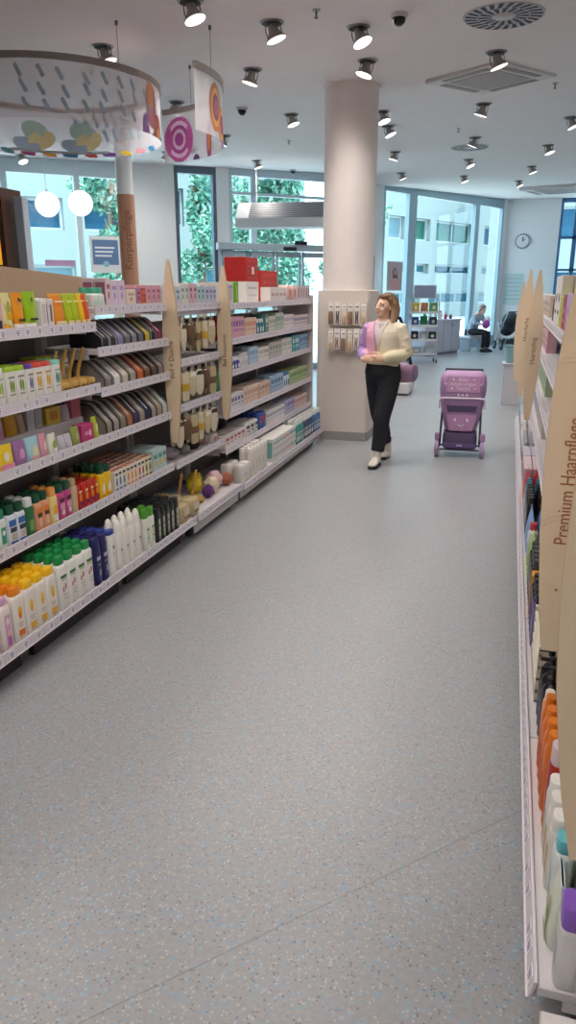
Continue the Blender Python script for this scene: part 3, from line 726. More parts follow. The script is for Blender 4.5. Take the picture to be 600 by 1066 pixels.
# top shelf, near bay --------------------------------------------------------
z = 1.5
p = carton('cream_carton', .07, .06, .14, 'd9b3bb', art=(('r', 0, .2, .8, .12, '3a2c30'), ('r', 0, .6, .6, .1, 'ecd9dc')))
S(2.72, 1, 2, p, z, 'pink carton with a black foot at the top shelf edge', 'box')
def T1(y0, c, cap, lab, w=.075, h=.16, art=(), n=1, rows=1):
    p = tubep('lotion_tube', w, .045, h, c, cap, .026, art); return S(y0, n, rows, p, z, lab, 'tube', jit=2)
T1(2.80, 'e9df9c', 'e8b020', 'pale yellow tube with a leafy print on the top shelf', art=(('o', 0, .55, .4, .2, 'a9a83a'), ('r', 0, .25, .6, .1, 'e2b21a')))
T1(2.88, 'ee9a1c', 'ebe8e2', 'orange tube with a white cap on the top shelf', .08, art=(('o', -.2, .78, .22, .06, '2a2420'), ('o', .2, .74, .22, .06, '2a2420'), ('r', 0, .12, .8, .04, '2f3a2a')))
T1(2.965, '9cc41f', 'efece6', 'lime green tube with a white cap on the top shelf', .1, h=.165, art=(('o', 0, .74, .22, .075, '2f4a1c'), ('o', 0, .74, .1, .035, 'a8cc3a'), ('r', 0, .12, .8, .035, '2f3a2a')))
p = carton('cream_carton', .045, .05, .125, 'e6e1dc', art=(('r', 0, .5, .6, .35, 'cfc6c4'),)); S(3.075, 1, 1, p, z, 'narrow white carton beside the lime green tube', 'box')
p = carton('cream_carton', .045, .05, .13, 'dfd7d4', art=(('r', 0, .5, .4, .3, '8a6a58'),), side='7c5a48'); S(3.13, 1, 1, p, z, 'narrow carton with brown sides on the top shelf', 'box')
for c, top, y0, n, w_, lab in (('e98f1e', 'f3b04a', 3.18, 1, .11, 'orange refill pouch on the top shelf'), ('b3c81f', 'c8d84a', 3.295, 2, .055, 'lime refill pouch on the top shelf'), ('eec61e', 'f3d850', 3.415, 1, .045, 'yellow refill pouch on the top shelf'), ('e05a1c', 'e87a3a', 3.465, 1, .045, 'red orange refill pouch on the top shelf')):
    p = pouch('refill_pouch', w_, .06, .155, c, art=(('r', 0, .75, .8, .02, 'f2ead0'), ('r', 0, .1, .9, .06, 'efd9a8')), top=top); S(y0, n, 1, p, z, lab, 'pouch', jit=1)
p = carton('cream_carton', .055, .05, .13, 'e5e3db', art=(('r', 0, .6, .8, .12, '7fae5a'), ('r', 0, .3, .5, .05, 'a0a098')), top='dfe0d8')
w_, d_ = dims(p)
for i in range(7): put(p, -2.27, 2.76 + i * .085, z, PI / 2, 'white carton with a green stripe in the back row of the top shelf', 'box', 'green striped cartons at the back of the top shelf')
p = lumpy('soap_bag', .04, 'b2a04a', .12, squash=(1.3, 1, .9))
put(p, -2.4, 3.3, z, 0, 'mustard yellow soap bag at the back of the top shelf', 'bag', None)
# top shelf of the wash bag bay
z = 1.582
p = bottle('perfume_bottle', .06, .05, .1, 'dfe6de', '58b89a', .03, .012, 3, .7, art=(('r', 0, .4, .7, .2, 'b8dccf'),)); S(3.545, 2, 2, p, z, 'clear bottle with a mint cap at the step between the top shelves', 'bottle')
for c, c1, y0, n, w_, h_, lab in (('e3c9cf', 'a85f78', 3.68, 1, .05, .15, 'tall pink carton by the mint capped bottles'), ('dccadb', 'b79ac6', 3.735, 2, .075, .14, 'lilac gift carton on the top shelf'), ('e6d5c3', 'caa28a', 3.9, 1, .12, .09, 'cream gift carton on the top shelf'),
                            ('b57f9a', '8a4a6e', 4.03, 1, .05, .1, 'plum gift carton on the top shelf'), ('d8664a', 'b03a2c', 4.09, 1, .06, .08, 'small red orange gift carton on the top shelf'), ('d9a9b6', 'b0667e', 4.155, 3, .06, .115, 'rose pink gift carton by the first tan sign')):
    p = carton('gift_carton', w_, .07, h_, c, art=(('r', 0, .7, .7, .08, c1), ('o', 0, .4, .4, .14, c1)), side=c1); S(y0, n, 2, p, z, lab, 'box')
z = 1.572
for c, c1, y0, n, w_, h_, lab in (('cfd6dc', '6f8fb0', 4.5, 2, .065, .12, 'ice blue carton between the two tan signs'), ('e0dcd8', '70a898', 4.65, 2, .06, .135, 'white carton with a mint mark between the two tan signs'), ('d9b9c2', '9a4f70', 4.79, 2, .06, .14, 'pink carton with a plum mark between the two tan signs'),
                            ('b9d0cf', '4f908c', 4.93, 2, .06, .125, 'pale teal carton between the two tan signs'), ('c9cbe0', '7277b0', 5.07, 3, .065, .12, 'pale violet carton between the two tan signs')):
    p = carton('gift_carton', w_, .07, h_, c, art=(('r', 0, .7, .7, .08, c1), ('o', 0, .4, .4, .14, c1)), top='8f8aa0'); S(y0, n, 2, p, z, lab, 'box')
# bath mitts on hooks ----------------------------------------------------------
mitts = [mitt('cdbf9e', 'e8e2d2', .17, .108), mitt('bfae88', '7a5a3a', .2, .09, 1), mitt('d9cdb4', '3f3b36', .18, .11), mitt('d3c7a8', 'c9a02c', .19, .095, 1), mitt('6a5240', 'e2dccb', .15, .105, 2)]
mn = ['oat coloured bath mitt with a pale cuff', 'straw coloured bath pad with a brown band', 'cream bath mitt with a dark cuff', 'pale bath pad with a mustard band', 'brown bath puff with a pale top']
for r, (zz, rowname) in enumerate(((1.505, 'on the upper hook bar'), (1.176, 'on the middle hook bar'), (.866, 'on the lower hook bar'))):
    for i in range(6):
        k = (i * 2 + r) % 5
        for dpt in range(2):
            inst(mitts[k], (-2.098 - dpt * .058, 4.51 + i * .124 + dpt * .02, zz), PI / 2 + random.uniform(-.2, .2), mn[k] + ' ' + rowname, 'bath mitt', mn[k] + ' ' + rowname)
p = lumpy('bath_sponge', .07, 'dfc565', .1, squash=(1, 1, .8)); put(p, -2.27, 5.2, .912, 0, 'straw yellow loofah ball left of the second tan sign', 'sponge', None)
p = bottle('lotion_bottle', .05, .04, .17, '2c8a5a', '1c6a44', .03, .02, 3, .7); S(5.26, 1, 1, p, .912, 'green bottle just left of the second tan sign', 'bottle')
# three bays of small packs ----------------------------------------------------
z = 1.558
chk = [('r', u, zz, .075, .055, 'e0483c') for u in (-.7, -.35, 0, .35, .7) for zz in (.15, .38, .62, .85)]
red = carton('checked_gift_box', .32, .2, .2, 'b01f1c', art=tuple(chk) + (('r', 0, .45, .22, .15, 'e9dcd0'),), top='c43028')
red2 = carton('checked_gift_box', .5, .16, .28, 'b01f1c', art=tuple(chk), top='c43028')
base = carton('storage_carton', .34, .2, .175, 'ddd8d2', art=(('r', 0, .7, .8, .05, 'b9b2b6'), ('r', 0, .35, .7, .04, 'c9c0c6')))
put(base, -2.32, 6.42, z, PI / 2, 'white stock carton carrying the tall red checked box', 'box', None)
put(red, -2.32, 6.42, z + .178, PI / 2, 'tall red checked gift box on a white carton', 'box', None)
put(red2, -2.36, 7.1, z, PI / 2, 'red checked gift box standing behind small white packs', 'box', None)
p = carton('tissue_carton', .11, .1, .165, 'dcd7cf', art=(('r', 0, .5, .75, .3, 'c4b8bc'), ('r', 0, .8, .8, .06, '8f9fb8'))); S(5.42, 2, 2, p, z, 'white tissue carton with a grey blue band by the second tan sign', 'box')
p = carton('tissue_carton', .075, .12, .17, '6fae2a', art=(('r', 0, .5, .6, .3, '9cc95a'),)); S(5.68, 1, 1, p, z, 'bright green tissue carton on the top shelf', 'box')
p = carton('tissue_carton', .12, .1, .13, 'e2dcd6', art=(('r', 0, .5, .8, .1, 'c6a5ac'),)); S(6.62, 4, 1, p, z, 'small white pack with a pink band below the red checked boxes', 'box')
p = softpack('tissue_pack', .17, .11, .15, 'dfc0b8', art=(('o', 0, .5, .5, .28, 'd98f84'),)); S(7.16, 2, 1, p, z, 'soft pink tissue pack on the top shelf', 'tissue pack')
p = carton('tissue_carton', .1, .1, .15, 'cfc9cb', art=(('r', 0, .5, .6, .3, 'b78f98'),)); S(7.5, 5, 2, p, z, 'grey white tissue carton on the top shelf by the pillar', 'box')
def rowD(z, specs, tn):
    y = 5.39
    for kind, w, d, h, c, c1, n, rows, lab, cat in specs:
        a = (('r', 0, .68, .8, .12, c1), ('r', 0, .38, .55, .05, c1))
        if kind == 'b': p = bottle('cream_bottle', w, d, h, c, c1, .03, .014, 3, .8, art=(('r', 0, .5, .6, .25, c1),), n=10)
        elif kind == 's': p = softpack('soft_pack', w, d, h, c, a)
        else: p = carton('small_carton', w, d, h, c, a)
        if lab == specs[-1][8]: n = max(n, int((7.98 - y) / (w + .004)))
        y = S(y, n, rows, p, z, lab + ' ' + tn, cat) + .02
rowD(1.29, (('c', .07, .07, .16, 'b32430', 'd86a70', 2, 2, 'red carton', 'box'), ('c', .06, .07, .17, 'd9a5b4', '8d5aa0', 5, 2, 'pink carton with purple print', 'box'), ('c', .07, .07, .15, 'e3c8b4', 'dd8d70', 4, 2, 'peach carton', 'box'),
            ('b', .07, .06, .13, '2f6f86', 'dfe3e4', 3, 2, 'teal blue bottle', 'bottle'), ('c', .08, .07, .165, '5b8f84', 'cfd8d2', 1, 2, 'sea green carton', 'box'), ('c', .09, .08, .14, 'd9d5cc', '9fae9a', 2, 2, 'cream carton with sage print', 'box'), ('c', .08, .08, .165, 'bcc8bc', '7f9f8a', 3, 2, 'pale green carton', 'box'),
            ('c', .08, .08, .14, 'e2dcda', 'b4a0b8', 4, 2, 'white carton with mauve print', 'box'), ('c', .075, .08, .12, 'dccfd2', '7c6fa8', 4, 2, 'rosy carton with violet print', 'box')), 'on the second shelf past the tan signs')
rowD(1.045, (('c', .08, .07, .13, 'a59fb0', '3f3f8f', 2, 2, 'lilac grey carton', 'box'), ('b', .065, .055, .1, '3a3f9a', 'e3e2ea', 3, 2, 'royal blue bottle with white cap', 'bottle'), ('b', .06, .05, .12, 'e6e4e6', 'd0cdd4', 3, 2, 'small white bottle', 'bottle'), ('c', .07, .07, .15, 'b8cede', '6f9fc8', 3, 2, 'ice blue carton', 'box'),
             ('c', .07, .07, .13, 'e6e2de', 'b0a8a4', 4, 2, 'plain white carton', 'box'), ('c', .09, .08, .15, 'c3bfbb', '98928e', 4, 2, 'pale grey carton', 'box'), ('c', .085, .08, .16, 'dfddd6', 'a5b5a0', 4, 2, 'white carton with sage print', 'box'), ('c', .08, .08, .17, '4fa0ac', 'cfe3e4', 3, 2, 'turquoise carton', 'box'), ('c', .075, .08, .165, '8fb6d0', '4a6fa8', 3, 2, 'sky blue carton', 'box')), 'on the third shelf past the tan signs')
rowD(.72, (('c', .07, .07, .13, 'd9d6dc', '6f5f9a', 6, 2, 'white carton with purple print', 'box'), ('c', .07, .07, .15, 'e2c9b8', 'c99a84', 5, 2, 'peach beige carton', 'box'), ('c', .08, .08, .14, 'd9bfae', 'b88a78', 4, 2, 'tan pink carton', 'box'), ('c', .075, .08, .16, 'a5c0d6', '3f72a8', 5, 2, 'light blue carton', 'box'),
            ('b', .07, .06, .15, 'd5dfe8', '4a7fb0', 3, 2, 'white bottle with blue cap', 'bottle'), ('c', .07, .08, .15, 'aebf8a', '5f8a4a', 4, 2, 'soft green carton', 'box')), 'on the fourth shelf past the tan signs')
rowD(.44, (('c', .09, .08, .1, 'dcd4d2', 'b0506a', 5, 2, 'white carton with rose print', 'box'), ('s', .11, .09, .12, 'd9d9d6', '3b3f4a', 3, 2, 'white soft pack with black print', 'soft pack'), ('s', .1, .09, .15, '2f5fae', 'c03a4a', 2, 2, 'royal blue soft pack', 'soft pack'), ('c', .08, .08, .13, 'e0dddc', '8f98b8', 7, 2, 'white carton with grey blue print', 'box'),
           ('c', .08, .08, .15, 'b8b6d2', '6a68a8', 4, 2, 'lavender carton', 'box'), ('c', .075, .08, .13, 'dfc6be', 'c07f78', 4, 2, 'blush carton', 'box')), 'on the fifth shelf past the tan signs')
# ------------------------------------------------------------------ tall tan signs
tanM = M('ebd4b3', .55, scale=5, var=.04); tanE = M('c9a87e', .6); txtM = M('7f5a38', .6); txtO = M('a8673c', .6); ringM = M('d9c3a2', .5)
def blade_w(t):   # half width along the height
    k = [(0, .020), (.12, .036), (.3, .052), (.48, .0585), (.62, .0565), (.78, .044), (.92, .022), (.985, .011), (1, .007)]
    for (a, x), (b_, y) in zip(k, k[1:]):
        if t <= b_: return x + (y - x) * (t - a) / (b_ - a)
    return k[-1][1]
def sign(label, x, y, z0, z1, txt, tsize, tz, tcol=None, rz=0, xs=1., rings=False, scale=1.):
    t = thing('shelf_sign', label, 'sign', (x, y, z0), rz)
    H = z1 - z0; n = 28; left = [(-blade_w(i / n) * scale, H * i / n) for i in range(n + 1)]; right = [(blade_w(i / n) * scale, H * i / n) for i in range(n + 1)]
    poly = left + right[::-1]
    b = MB(); vs = [(px, -.009, pz) for px, pz in poly] + [(px, .009, pz) for px, pz in poly]; m = len(poly)
    b.add(vs, [(i, m - 1 - i, m - 2 - i, i + 1) for i in range(n)], tanM)
    b.add([(px, .009, pz) for px, pz in poly], [(i + 1, m - 2 - i, m - 1 - i, i) for i in range(n)], tanM)
    b.add(vs, [(k, (k + 1) % m, m + (k + 1) % m, m + k) for k in range(m)], tanE)
    b.build('blade', t, smooth=0)
    b = MB(); b.tube([(0, .009, H * .35), (0, .03, H * .35)], .012, M('d0ccca', .3, .6), n=10); b.tube([(0, .009, H * .6), (0, .03, H * .6)], .012, M('d0ccca', .3, .6), n=10); b.build('bracket', t)
    if rings:
        b = MB()
        for cx_, cz_, r in rings:
            pts = []
            for k in range(61):
                a = 2 * PI * k / 60; px, pz = cx_ + r * math.cos(a), cz_ + r * math.sin(a)
                ok = 0 < pz < H and abs(px) < blade_w(pz / H) * scale - .002
                if ok: pts.append((px, -.0094, pz))
                elif len(pts) > 1: b.tube(pts, .0011, ringM, n=4); pts = []
                else: pts = []
            if len(pts) > 1: b.tube(pts, .0011, ringM, n=4)
        b.box((-.003, -.0105, H * .16), (.003, -.0085, H * .16 + .006), M('8b7350', .5))
        b.build('ring_pattern', t)
    if txt:
        T = Matrix.Translation((0, -.0096, tz - z0)) @ Matrix.Rotation(PI / 2, 4, 'X') @ Matrix.Rotation(PI / 2, 4, 'Z')
        text_obj('lettering', txt, tsize, tcol or txtM, t, T, .0004, xs=xs)
    return t
sign('tan upright sign reading Bad + Dusche on the near side of the mitts', -2.083, 4.411, .69, 1.85, 'Bad + Dusche', .05, 1.235, xs=.85)
sign('tan upright sign reading Bad Accessoires just past the mitts', -2.075, 5.339, .70, 1.84, 'Bad Accessoires', .046, 1.225, xs=.8)
rg = [(.02, .30, .10), (.02, .30, .112), (-.05, .95, .13), (-.05, .95, .142)]
sign('tan upright sign reading Premium Haarpflege by the right shelf', .185, 2.02, .69, 1.85, 'Premium Haarpflege', .053, 1.185, txtO, rings=rg, xs=.8, scale=1.12)
rg2 = [(.06, .3, .07), (.06, .3, .078), (.05, .62, .1), (.05, .62, .11)]
sign('blank tan upright sign nearest the camera, cut off by the frame', .228, 1.24, .648, 1.83, None, 0, 0, rings=rg2, scale=1.83)
sign('tan upright sign reading Haarstyling farther along the right shelf', .19, 6.0, .69, 1.81, 'Haarstyling', .05, 1.22, xs=.9)
sign('tan upright sign reading Haarfarbe half hidden behind the Haarstyling sign', .155, 7.6, .66, 1.85, 'Haarfarbe', .055, 1.3)
sign('amber edged tan sign farthest down the right shelf', .125, 9.2, .62, 1.75, None, 0, 0)
# ------------------------------------------------------------------ right gondola
RX = .18
TR = [1.44, 1.16, .86, .54, .18]
gr = 'right-hand gondola bays'
ys = [1.36, 2.36, 3.36, 4.36, 5.36, 6.36, 7.36, 8.36, 9.36]
rl = ['holding purple capped bottles at the lower right', 'holding orange and black bottles', 'beyond the black pump bottles', 'with lime and blue packs on its base', 'before the Haarstyling sign', 'past the Haarstyling sign', 'past the Haarfarbe sign', 'at the far end of the right shelf']
for i in range(8):
    bay('pale steel shelving bay ' + rl[i], 'R', RX, ys[i], ys[i + 1], TR, set_=.1, tilt=.011, hgt=1.5, group=gr, step=.062 if i < 3 else .12)
# the neighbouring end bay, only its white corner shows
b = MB(); b.box((.2, .3, .0), (.75, 1.33, .11), M('e3dedb', .5), .006)
b2 = thing('shelving_plinth', 'white base corner at the bottom right edge of the picture', 'shelving', (0, 0, 0)); b.build('base_box', b2, smooth=0)
b = MB(); b.box((.19, .3, .112), (.75, 1.33, .155), M('dcd6d6', .5), .004); b.build('base_shelf', b2, smooth=0)
def stockR(p, y0, n, rows, z, label, cat, xf=.197, gap=.004, jit=3, tilt=0):
    w, d = dims(p); g = label if n * rows > 1 else None
    for r in range(rows):
        for i in range(n):
            o = put(p, xf + d / 2 + r * (d + .006), y0 + w / 2 + i * (w + gap), z, -PI / 2 + math.radians(random.uniform(-jit, jit)), label, cat, g)
    return y0 + n * (w + gap)
zb = .18
p = bottle('shampoo_bottle', .085, .055, .215, 'dcd9d6', '8a5fc0', .055, .012, 4, .9, art=(('r', 0, .5, .5, .25, 'c9c3d2'),)); stockR(p, 1.366, 1, 3, zb, 'white shampoo bottle with a chunky purple cap at the lower right', 'bottle', xf=.215)
p = bottle('shampoo_bottle', .085, .06, .255, 'dfe2e2', '1f4fb4', .065, .012, 4, .92); stockR(p, 1.456, 1, 2, zb, 'white shampoo bottle with a royal blue cap behind the purple capped ones', 'bottle', xf=.262)
p = bottle('shampoo_bottle', .085, .055, .25, 'c9e2c8', 'bfe0c4', .04, .02, 4, .8); stockR(p, 1.55, 1, 2, zb, 'pale mint green shampoo bottle by the leafy packs', 'bottle', xf=.27)
p = pouch('shampoo_refill', .1, .05, .19, 'dfe4d2', art=(('o', -.3, .4, .15, .3, '9fb03a'), ('o', .1, .45, .12, .3, 'b9c85a'), ('o', .4, .35, .12, .25, '7f9a4a'), ('r', 0, .1, .8, .05, 'c3c79a')), top='d9e6e6'); stockR(p, 1.463, 1, 1, zb, 'leafy green and white refill pouch on the right base shelf', 'pouch', xf=.2, jit=2)
p = bottle('shampoo_bottle', .07, .05, .22, 'e2e6e4', '6fc3cc', .035, .015, 3, .8, art=(('r', 0, .5, .5, .25, 'b6d8d8'),)); stockR(p, 1.57, 1, 1, zb, 'white shampoo bottle with a turquoise cap', 'bottle', xf=.21)
p = bottle('shampoo_bottle', .07, .05, .22, 'e6e2da', 'ece8e2', .04, .02, 3, .85, art=(('r', 0, .5, .6, .3, 'd9b98a'), ('o', 0, .75, .2, .05, '8fae3a'))); stockR(p, 1.648, 3, 2, zb, 'white shampoo bottle with a white cap and tan label', 'bottle', xf=.205)
p = bottle('shampoo_bottle', .075, .055, .27, 'b0271c', 'e0c9cc', .055, .02, 2.6, .85, art=(('r', 0, .4, .5, .2, 'd96a4a'), ('r', 0, .06, .9, .05, 'e88a4a'))); stockR(p, 1.88, 1, 2, zb, 'red shampoo bottle with a pale pink cap', 'bottle', xf=.21)
p = bottle('shampoo_bottle', .068, .05, .255, 'e0701a', 'e87f1e', .04, .03, 2.4, .7, art=(('r', 0, .45, .5, .25, 'c8500f'),)); stockR(p, 1.962, 4, 2, zb, 'orange shampoo bottle on the right base shelf', 'bottle', xf=.203)
p = bottle('shampoo_bottle', .06, .045, .22, 'e8a25a', 'ece3dc', .03, .02, 2.4, .75); stockR(p, 2.27, 1, 1, zb, 'peach bottle with a white cap behind the orange bottles', 'bottle', xf=.21)
p = bottle('shampoo_bottle', .066, .066, .27, '1b1a1f', '131216', .06, .03, 2, .5, art=(('r', 0, .4, .6, .2, '5a5468'), ('r', 0, .6, .5, .02, '8f8898')), pump=True); stockR(p, 2.345, 3, 2, zb, 'black pump bottle on the right base shelf', 'bottle', xf=.21)
b = MB(); 
for i in range(4): b.box((-.21, -.03 + i * .0, .04 + i * .05), (.21, -.018, .05 + i * .05), M('e3dccb', .5))
for x in (-.2, .2): b.box((x - .01, -.03, 0), (x + .01, .02, .22), M('d2c8b2', .5))
b.box((-.21, -.03, 0), (.21, .18, .008), M('b9ae98', .6))
put(proto(b.build('shelf_divider_rack', smooth=0)), .235, 2.81, zb, -PI / 2, 'empty cream wire rack behind the black pump bottles', 'rack', None)
for kind, c, cap, y0, n, h, lab, a in (('b', '4c3a7a', '1c1a24', 3.05, 2, .24, 'dark violet bottle past the cream rack', '8f80c0'), ('b', '1c1b22', '26252c', 3.19, 3, .23, 'black bottle with purple print past the cream rack', '5c4f96'), ('c', 'e0a01e', None, 3.405, 1, .2, 'amber yellow carton on the right base shelf', 'c07a12'),
                                 ('b', '201f22', '4a484c', 3.49, 5, .24, 'black ribbed bottle on the right base shelf', '8f8d92'), ('p', 'a5c85a', None, 3.85, 3, .2, 'lime green refill pouch on the right base shelf', '6fae4a'), ('b', 'd9dfe8', 'c8464a', 4.16, 1, .22, 'white bottle with a red cap on the right base shelf', '9ab0d0'),
                                 ('p', '7fa5d6', None, 4.24, 4, .21, 'sky blue refill pouch on the right base shelf', 'e6eef4'), ('b', '18171b', '222126', 4.65, 6, .24, 'black bottle with white print before the Haarstyling sign', 'b4b0b8'), ('b', '3f8fa0', '2c6f86', 5.08, 3, .22, 'teal bottle below the Haarstyling sign', 'cfe6ea'),
                                 ('p', 'c42a3f', None, 5.3, 4, .2, 'crimson refill pouch with a yellow sun print', 'f0a82a'), ('c', 'd2bcc2', None, 5.72, 6, .18, 'pale pink hair dye carton on the right base shelf', '8d6f80'), ('c', 'b8b4c0', None, 6.22, 5, .18, 'lilac grey hair dye carton on the right base shelf', '4a4656'),
                                 ('b', 'cfd0d4', '9fa0a8', 6.65, 8, .2, 'silver spray can on the right base shelf', '6f7078'), ('b', 'e2dfe0', 'c9c6c8', 7.25, 8, .2, 'white spray can toward the far end of the right shelf', '9fb0b8'), ('c', 'c9c2c0', None, 7.85, 9, .16, 'beige carton at the far end of the right base shelf', '8f8078'), ('c', 'a9b8c4', None, 8.6, 8, .16, 'grey blue carton at the far end of the right base shelf', '5f7488')):
    if kind == 'b': p = bottle('hair_care_bottle', .066, .055, h, c, cap, .04, .02, 2.6, .75, art=(('r', 0, .5, .6, .18, a), ('r', 0, .25, .4, .03, a)), n=10)
    elif kind == 'c': p = carton('hair_dye_carton', .075, .06, h, c, art=(('r', 0, .6, .7, .2, a), ('r', 0, .25, .5, .04, a)))
    else: p = pouch('shampoo_refill', .095, .055, h, c, art=(('o', 0, .5, .5, .2, a),))
    stockR(p, y0, n, 2, zb, lab, 'bottle' if kind == 'b' else 'box' if kind == 'c' else 'pouch', xf=.2)
# upper right shelves: what shows between the signs
def upR(z, y0, items):
    y = y0
    for kind, w, h, c, a, n, lab in items:
        if kind == 'b': p = bottle('hair_care_bottle', w, .055, h, c, a, .03, .02, 2.6, .75, art=(('r', 0, .5, .6, .2, a),), n=10)
        else: p = carton('hair_dye_carton', w, .07, h, c, art=(('o', 0, .55, .4, .1, a), ('r', 0, .25, .5, .04, a)))
        y = stockR(p, y, n, 2, z, lab, 'bottle' if kind == 'b' else 'box', xf=.31, jit=1)
upR(1.44, 1.5, (('c', .09, .2, 'd9c2b4', 'a8785a', 6, 'peach carton on the right top shelf'), ('b', .07, .2, '5a3a6a', '2a1c30', 8, 'aubergine bottle on the right top shelf'), ('c', .1, .2, 'c7b9c4', '6a4a70', 14, 'greyish lilac carton on the right top shelf'), ('c', .12, .21, 'b99ad0', '8a62b0', 5, 'lavender carton on the right top shelf'), ('c', .1, .2, 'a83048', 'e0a0a8', 3, 'crimson carton on the right top shelf'), ('c', .1, .19, 'bcc85a', '8a9a2a', 3, 'lime yellow carton on the right top shelf'), ('c', .3, .32, 'ded6d2', '2a2628', 2, 'large white carton with a black leaf on the right top shelf'), ('b', .07, .2, '3a2f3a', '1c181c', 4, 'dark bottle on the right top shelf')))
upR(1.16, 1.5, (('c', .1, .19, 'c9b6c0', '7a5a78', 16, 'mauve carton on the right second shelf'), ('b', .07, .2, 'c89a2c', '1f1c1c', 4, 'amber bottle with a black cap on the right second shelf'), ('c', .08, .18, 'd2a9a4', '9a5c5c', 4, 'dusty rose carton on the right second shelf'), ('b', .07, .2, '2a272c', '161518', 4, 'black bottle on the right second shelf'), ('c', .08, .18, 'd8d4d4', 'a89a6a', 8, 'white carton with gold print on the right second shelf')))
upR(.86, 1.5, (('b', .07, .19, 'd6d0cc', '8a7f90', 26, 'pale bottle on the right third shelf'), ('b', .07, .19, 'b4a84a', '2c2a24', 6, 'olive bottle on the right third shelf'), ('b', .07, .19, '8a7f6a', '221f1c', 6, 'khaki bottle on the right third shelf'), ('c', .08, .18, 'd2cbd0', '6a5f78', 10, 'white carton with violet print on the right third shelf')))
upR(.54, 1.6, (('b', .07, .19, 'c8c4c8', '5a5668', 34, 'grey white bottle on the right fourth shelf'), ('b', .07, .19, '2f9a5a', '1c5c38', 5, 'green bottle on the right fourth shelf'), ('b', .07, .19, '6a6870', '2a282e', 8, 'grey bottle on the right fourth shelf')))

for z_, y_, sets in ((1.44, 6.75, (('c9b4a4', '8a5f4a', 12, 'tan'), ('b7c4cc', '5a7488', 14, 'steel blue'))), (1.16, 6.55, (('cfa6b0', '9a4f68', 14, 'rose'), ('cbbfa0', '8a7a4a', 14, 'sand'))), (.86, 6.1, (('a8b89a', '5a7a4a', 16, 'sage'), ('d0ccd6', '6a6290', 18, 'pale lilac'))), (.54, 6.0, (('c4c0ba', '7a6f66', 16, 'stone'), ('b0bcc8', '4a6a8a', 18, 'mist blue')))):
    y = y_
    for c, a, n, nm in sets:
        p = carton('conditioner_carton', .085, .08, .18, c, art=(('o', 0, .6, .45, .12, a), ('r', 0, .28, .6, .05, a)))
        y = stockR(p, y, n, 1, z_, nm + ' carton on the %s of the far right shelves' % {1.44: 'top tier', 1.16: 'second tier', .86: 'third tier', .54: 'fourth tier'}[z_], 'box', xf=.31, jit=1) + .03
# ------------------------------------------------------------------ ceiling fittings
lampD = M('aaa5a2', .4, .1); lampM = M('8f8986', .35, .5); lensM = emis('fff6ee', 1.6)
LAMP_W = 50.
def spot(label, x, y, tx=0., ty=0., light=True, r=.08):
    """gimbal spotlight; tx, ty tilt the beam towards +x / +y"""
    z = cz(y)
    t = thing('ceiling_spotlight', label, 'spotlight', (x, y, z), 0, 'ceiling spotlights')
    b = MB(); b.sect([(-.012, .085, .085), (-.004, .095, .095), (.012, .095, .095)], lampM, n=24); b.build('trim_ring', t)
    b = MB(); b.sect([(-.013, .075, .075), (-.008, .075, .075)], M('2a2828', .7), n=24); b.build('recess', t)
    d = Vector((tx, ty, -1)).normalized(); q = Vector((0, 0, -1)).rotation_difference(d).to_matrix()
    def tr(v): return q @ Vector(v) + Vector((0, 0, -.02))
    b = MB(); b.sect([(-.105, r, r), (-.1, r + .003, r + .003), (-.07, r * .7, r * .7), (-.045, r * .5, r * .5), (.0, r * .42, r * .42)], lampD, n=22)
    b.v = [tuple(tr(v)) for v in b.v]; h = b.build('lamp_head', t)
    b = MB(); b.sect([(-.1075, r * .94, r * .94), (-.1055, r * .96, r * .96)], lensM, n=22)
    b.v = [tuple(tr(v)) for v in b.v]; b.build('lens', t)
    b = MB(); b.tube([tr((-r * .75, 0, -.07)), tr((-r * .75, 0, -.02)), (-.05, 0, -.008)], .005, lampM, n=6); b.tube([tr((r * .75, 0, -.07)), tr((r * .75, 0, -.02)), (.05, 0, -.008)], .005, lampM, n=6); b.build('yoke', t)
    if light:
        l = bpy.data.lights.new('spot_beam', 'SPOT'); l.energy = LAMP_W; l.spot_size = math.radians(150); l.spot_blend = .9; l.shadow_soft_size = .2; l.color = (1., .93, .87)
        o = bpy.data.objects.new('spot_beam', l); COL.objects.link(o); o.parent = t
        o.location = tr((0, 0, -.12)); o.rotation_euler = Vector((0, 0, -1)).rotation_difference(d).to_euler()
LAMPS = [(-2.352, 5.542, 'at the top edge of the picture above the round banners'), (-1.948, 6.172, 'made up for a reflection disc between the top edge lamp and the dome camera'), (-3.504, 6.34, 'hanging over the large round banner'),  # middle spotlight on this line stands in for a ceiling reflection
 (-2.552, 7.47, 'just right of the curved banner end'), (-3.847, 8.577, 'seen between the two round banners'), (-1.338, 6.499, 'left of the dark dome camera'), (-1.449, 7.512, 'in front of the top of the pillar'),
 (-2.819, 9.703, 'left of the pillar top'), (-1.713, 9.897, 'first in the close pair right of the pillar'), (-1.801, 10.9, 'second in the close pair right of the pillar'), (-2.06, 13.34, 'right of the pillar halfway to the windows'),
 (-.312, 7.589, 'just below the round slotted vent'), (-.503, 9.839, 'just beyond the square ceiling cassette'), (-.718, 12.283, 'in front of the far round vent'), (.354, 13.447, 'right of the far round vent'), (.541, 11.072, 'at the right edge of the picture'),
 (-.954, 14.742, 'just beyond the far round vent'), (-1.201, 17.355, 'above the middle of the far window'), (-2.389, 16.354, 'above the left mullion of the far window'), (-.077, 18.791, 'above the wall clock'), (.161, 16.164, 'nearest the far ceiling cassette'),
 (-4.152, 10.881, 'beside the black dome camera beyond the curved banner'), (-4.574, 13.537, 'in front of the entrance windows'), (-5.609, 12.045, 'below the lower edge of the curved banner'), (-8.0, 11.5, 'by the left shop window')]
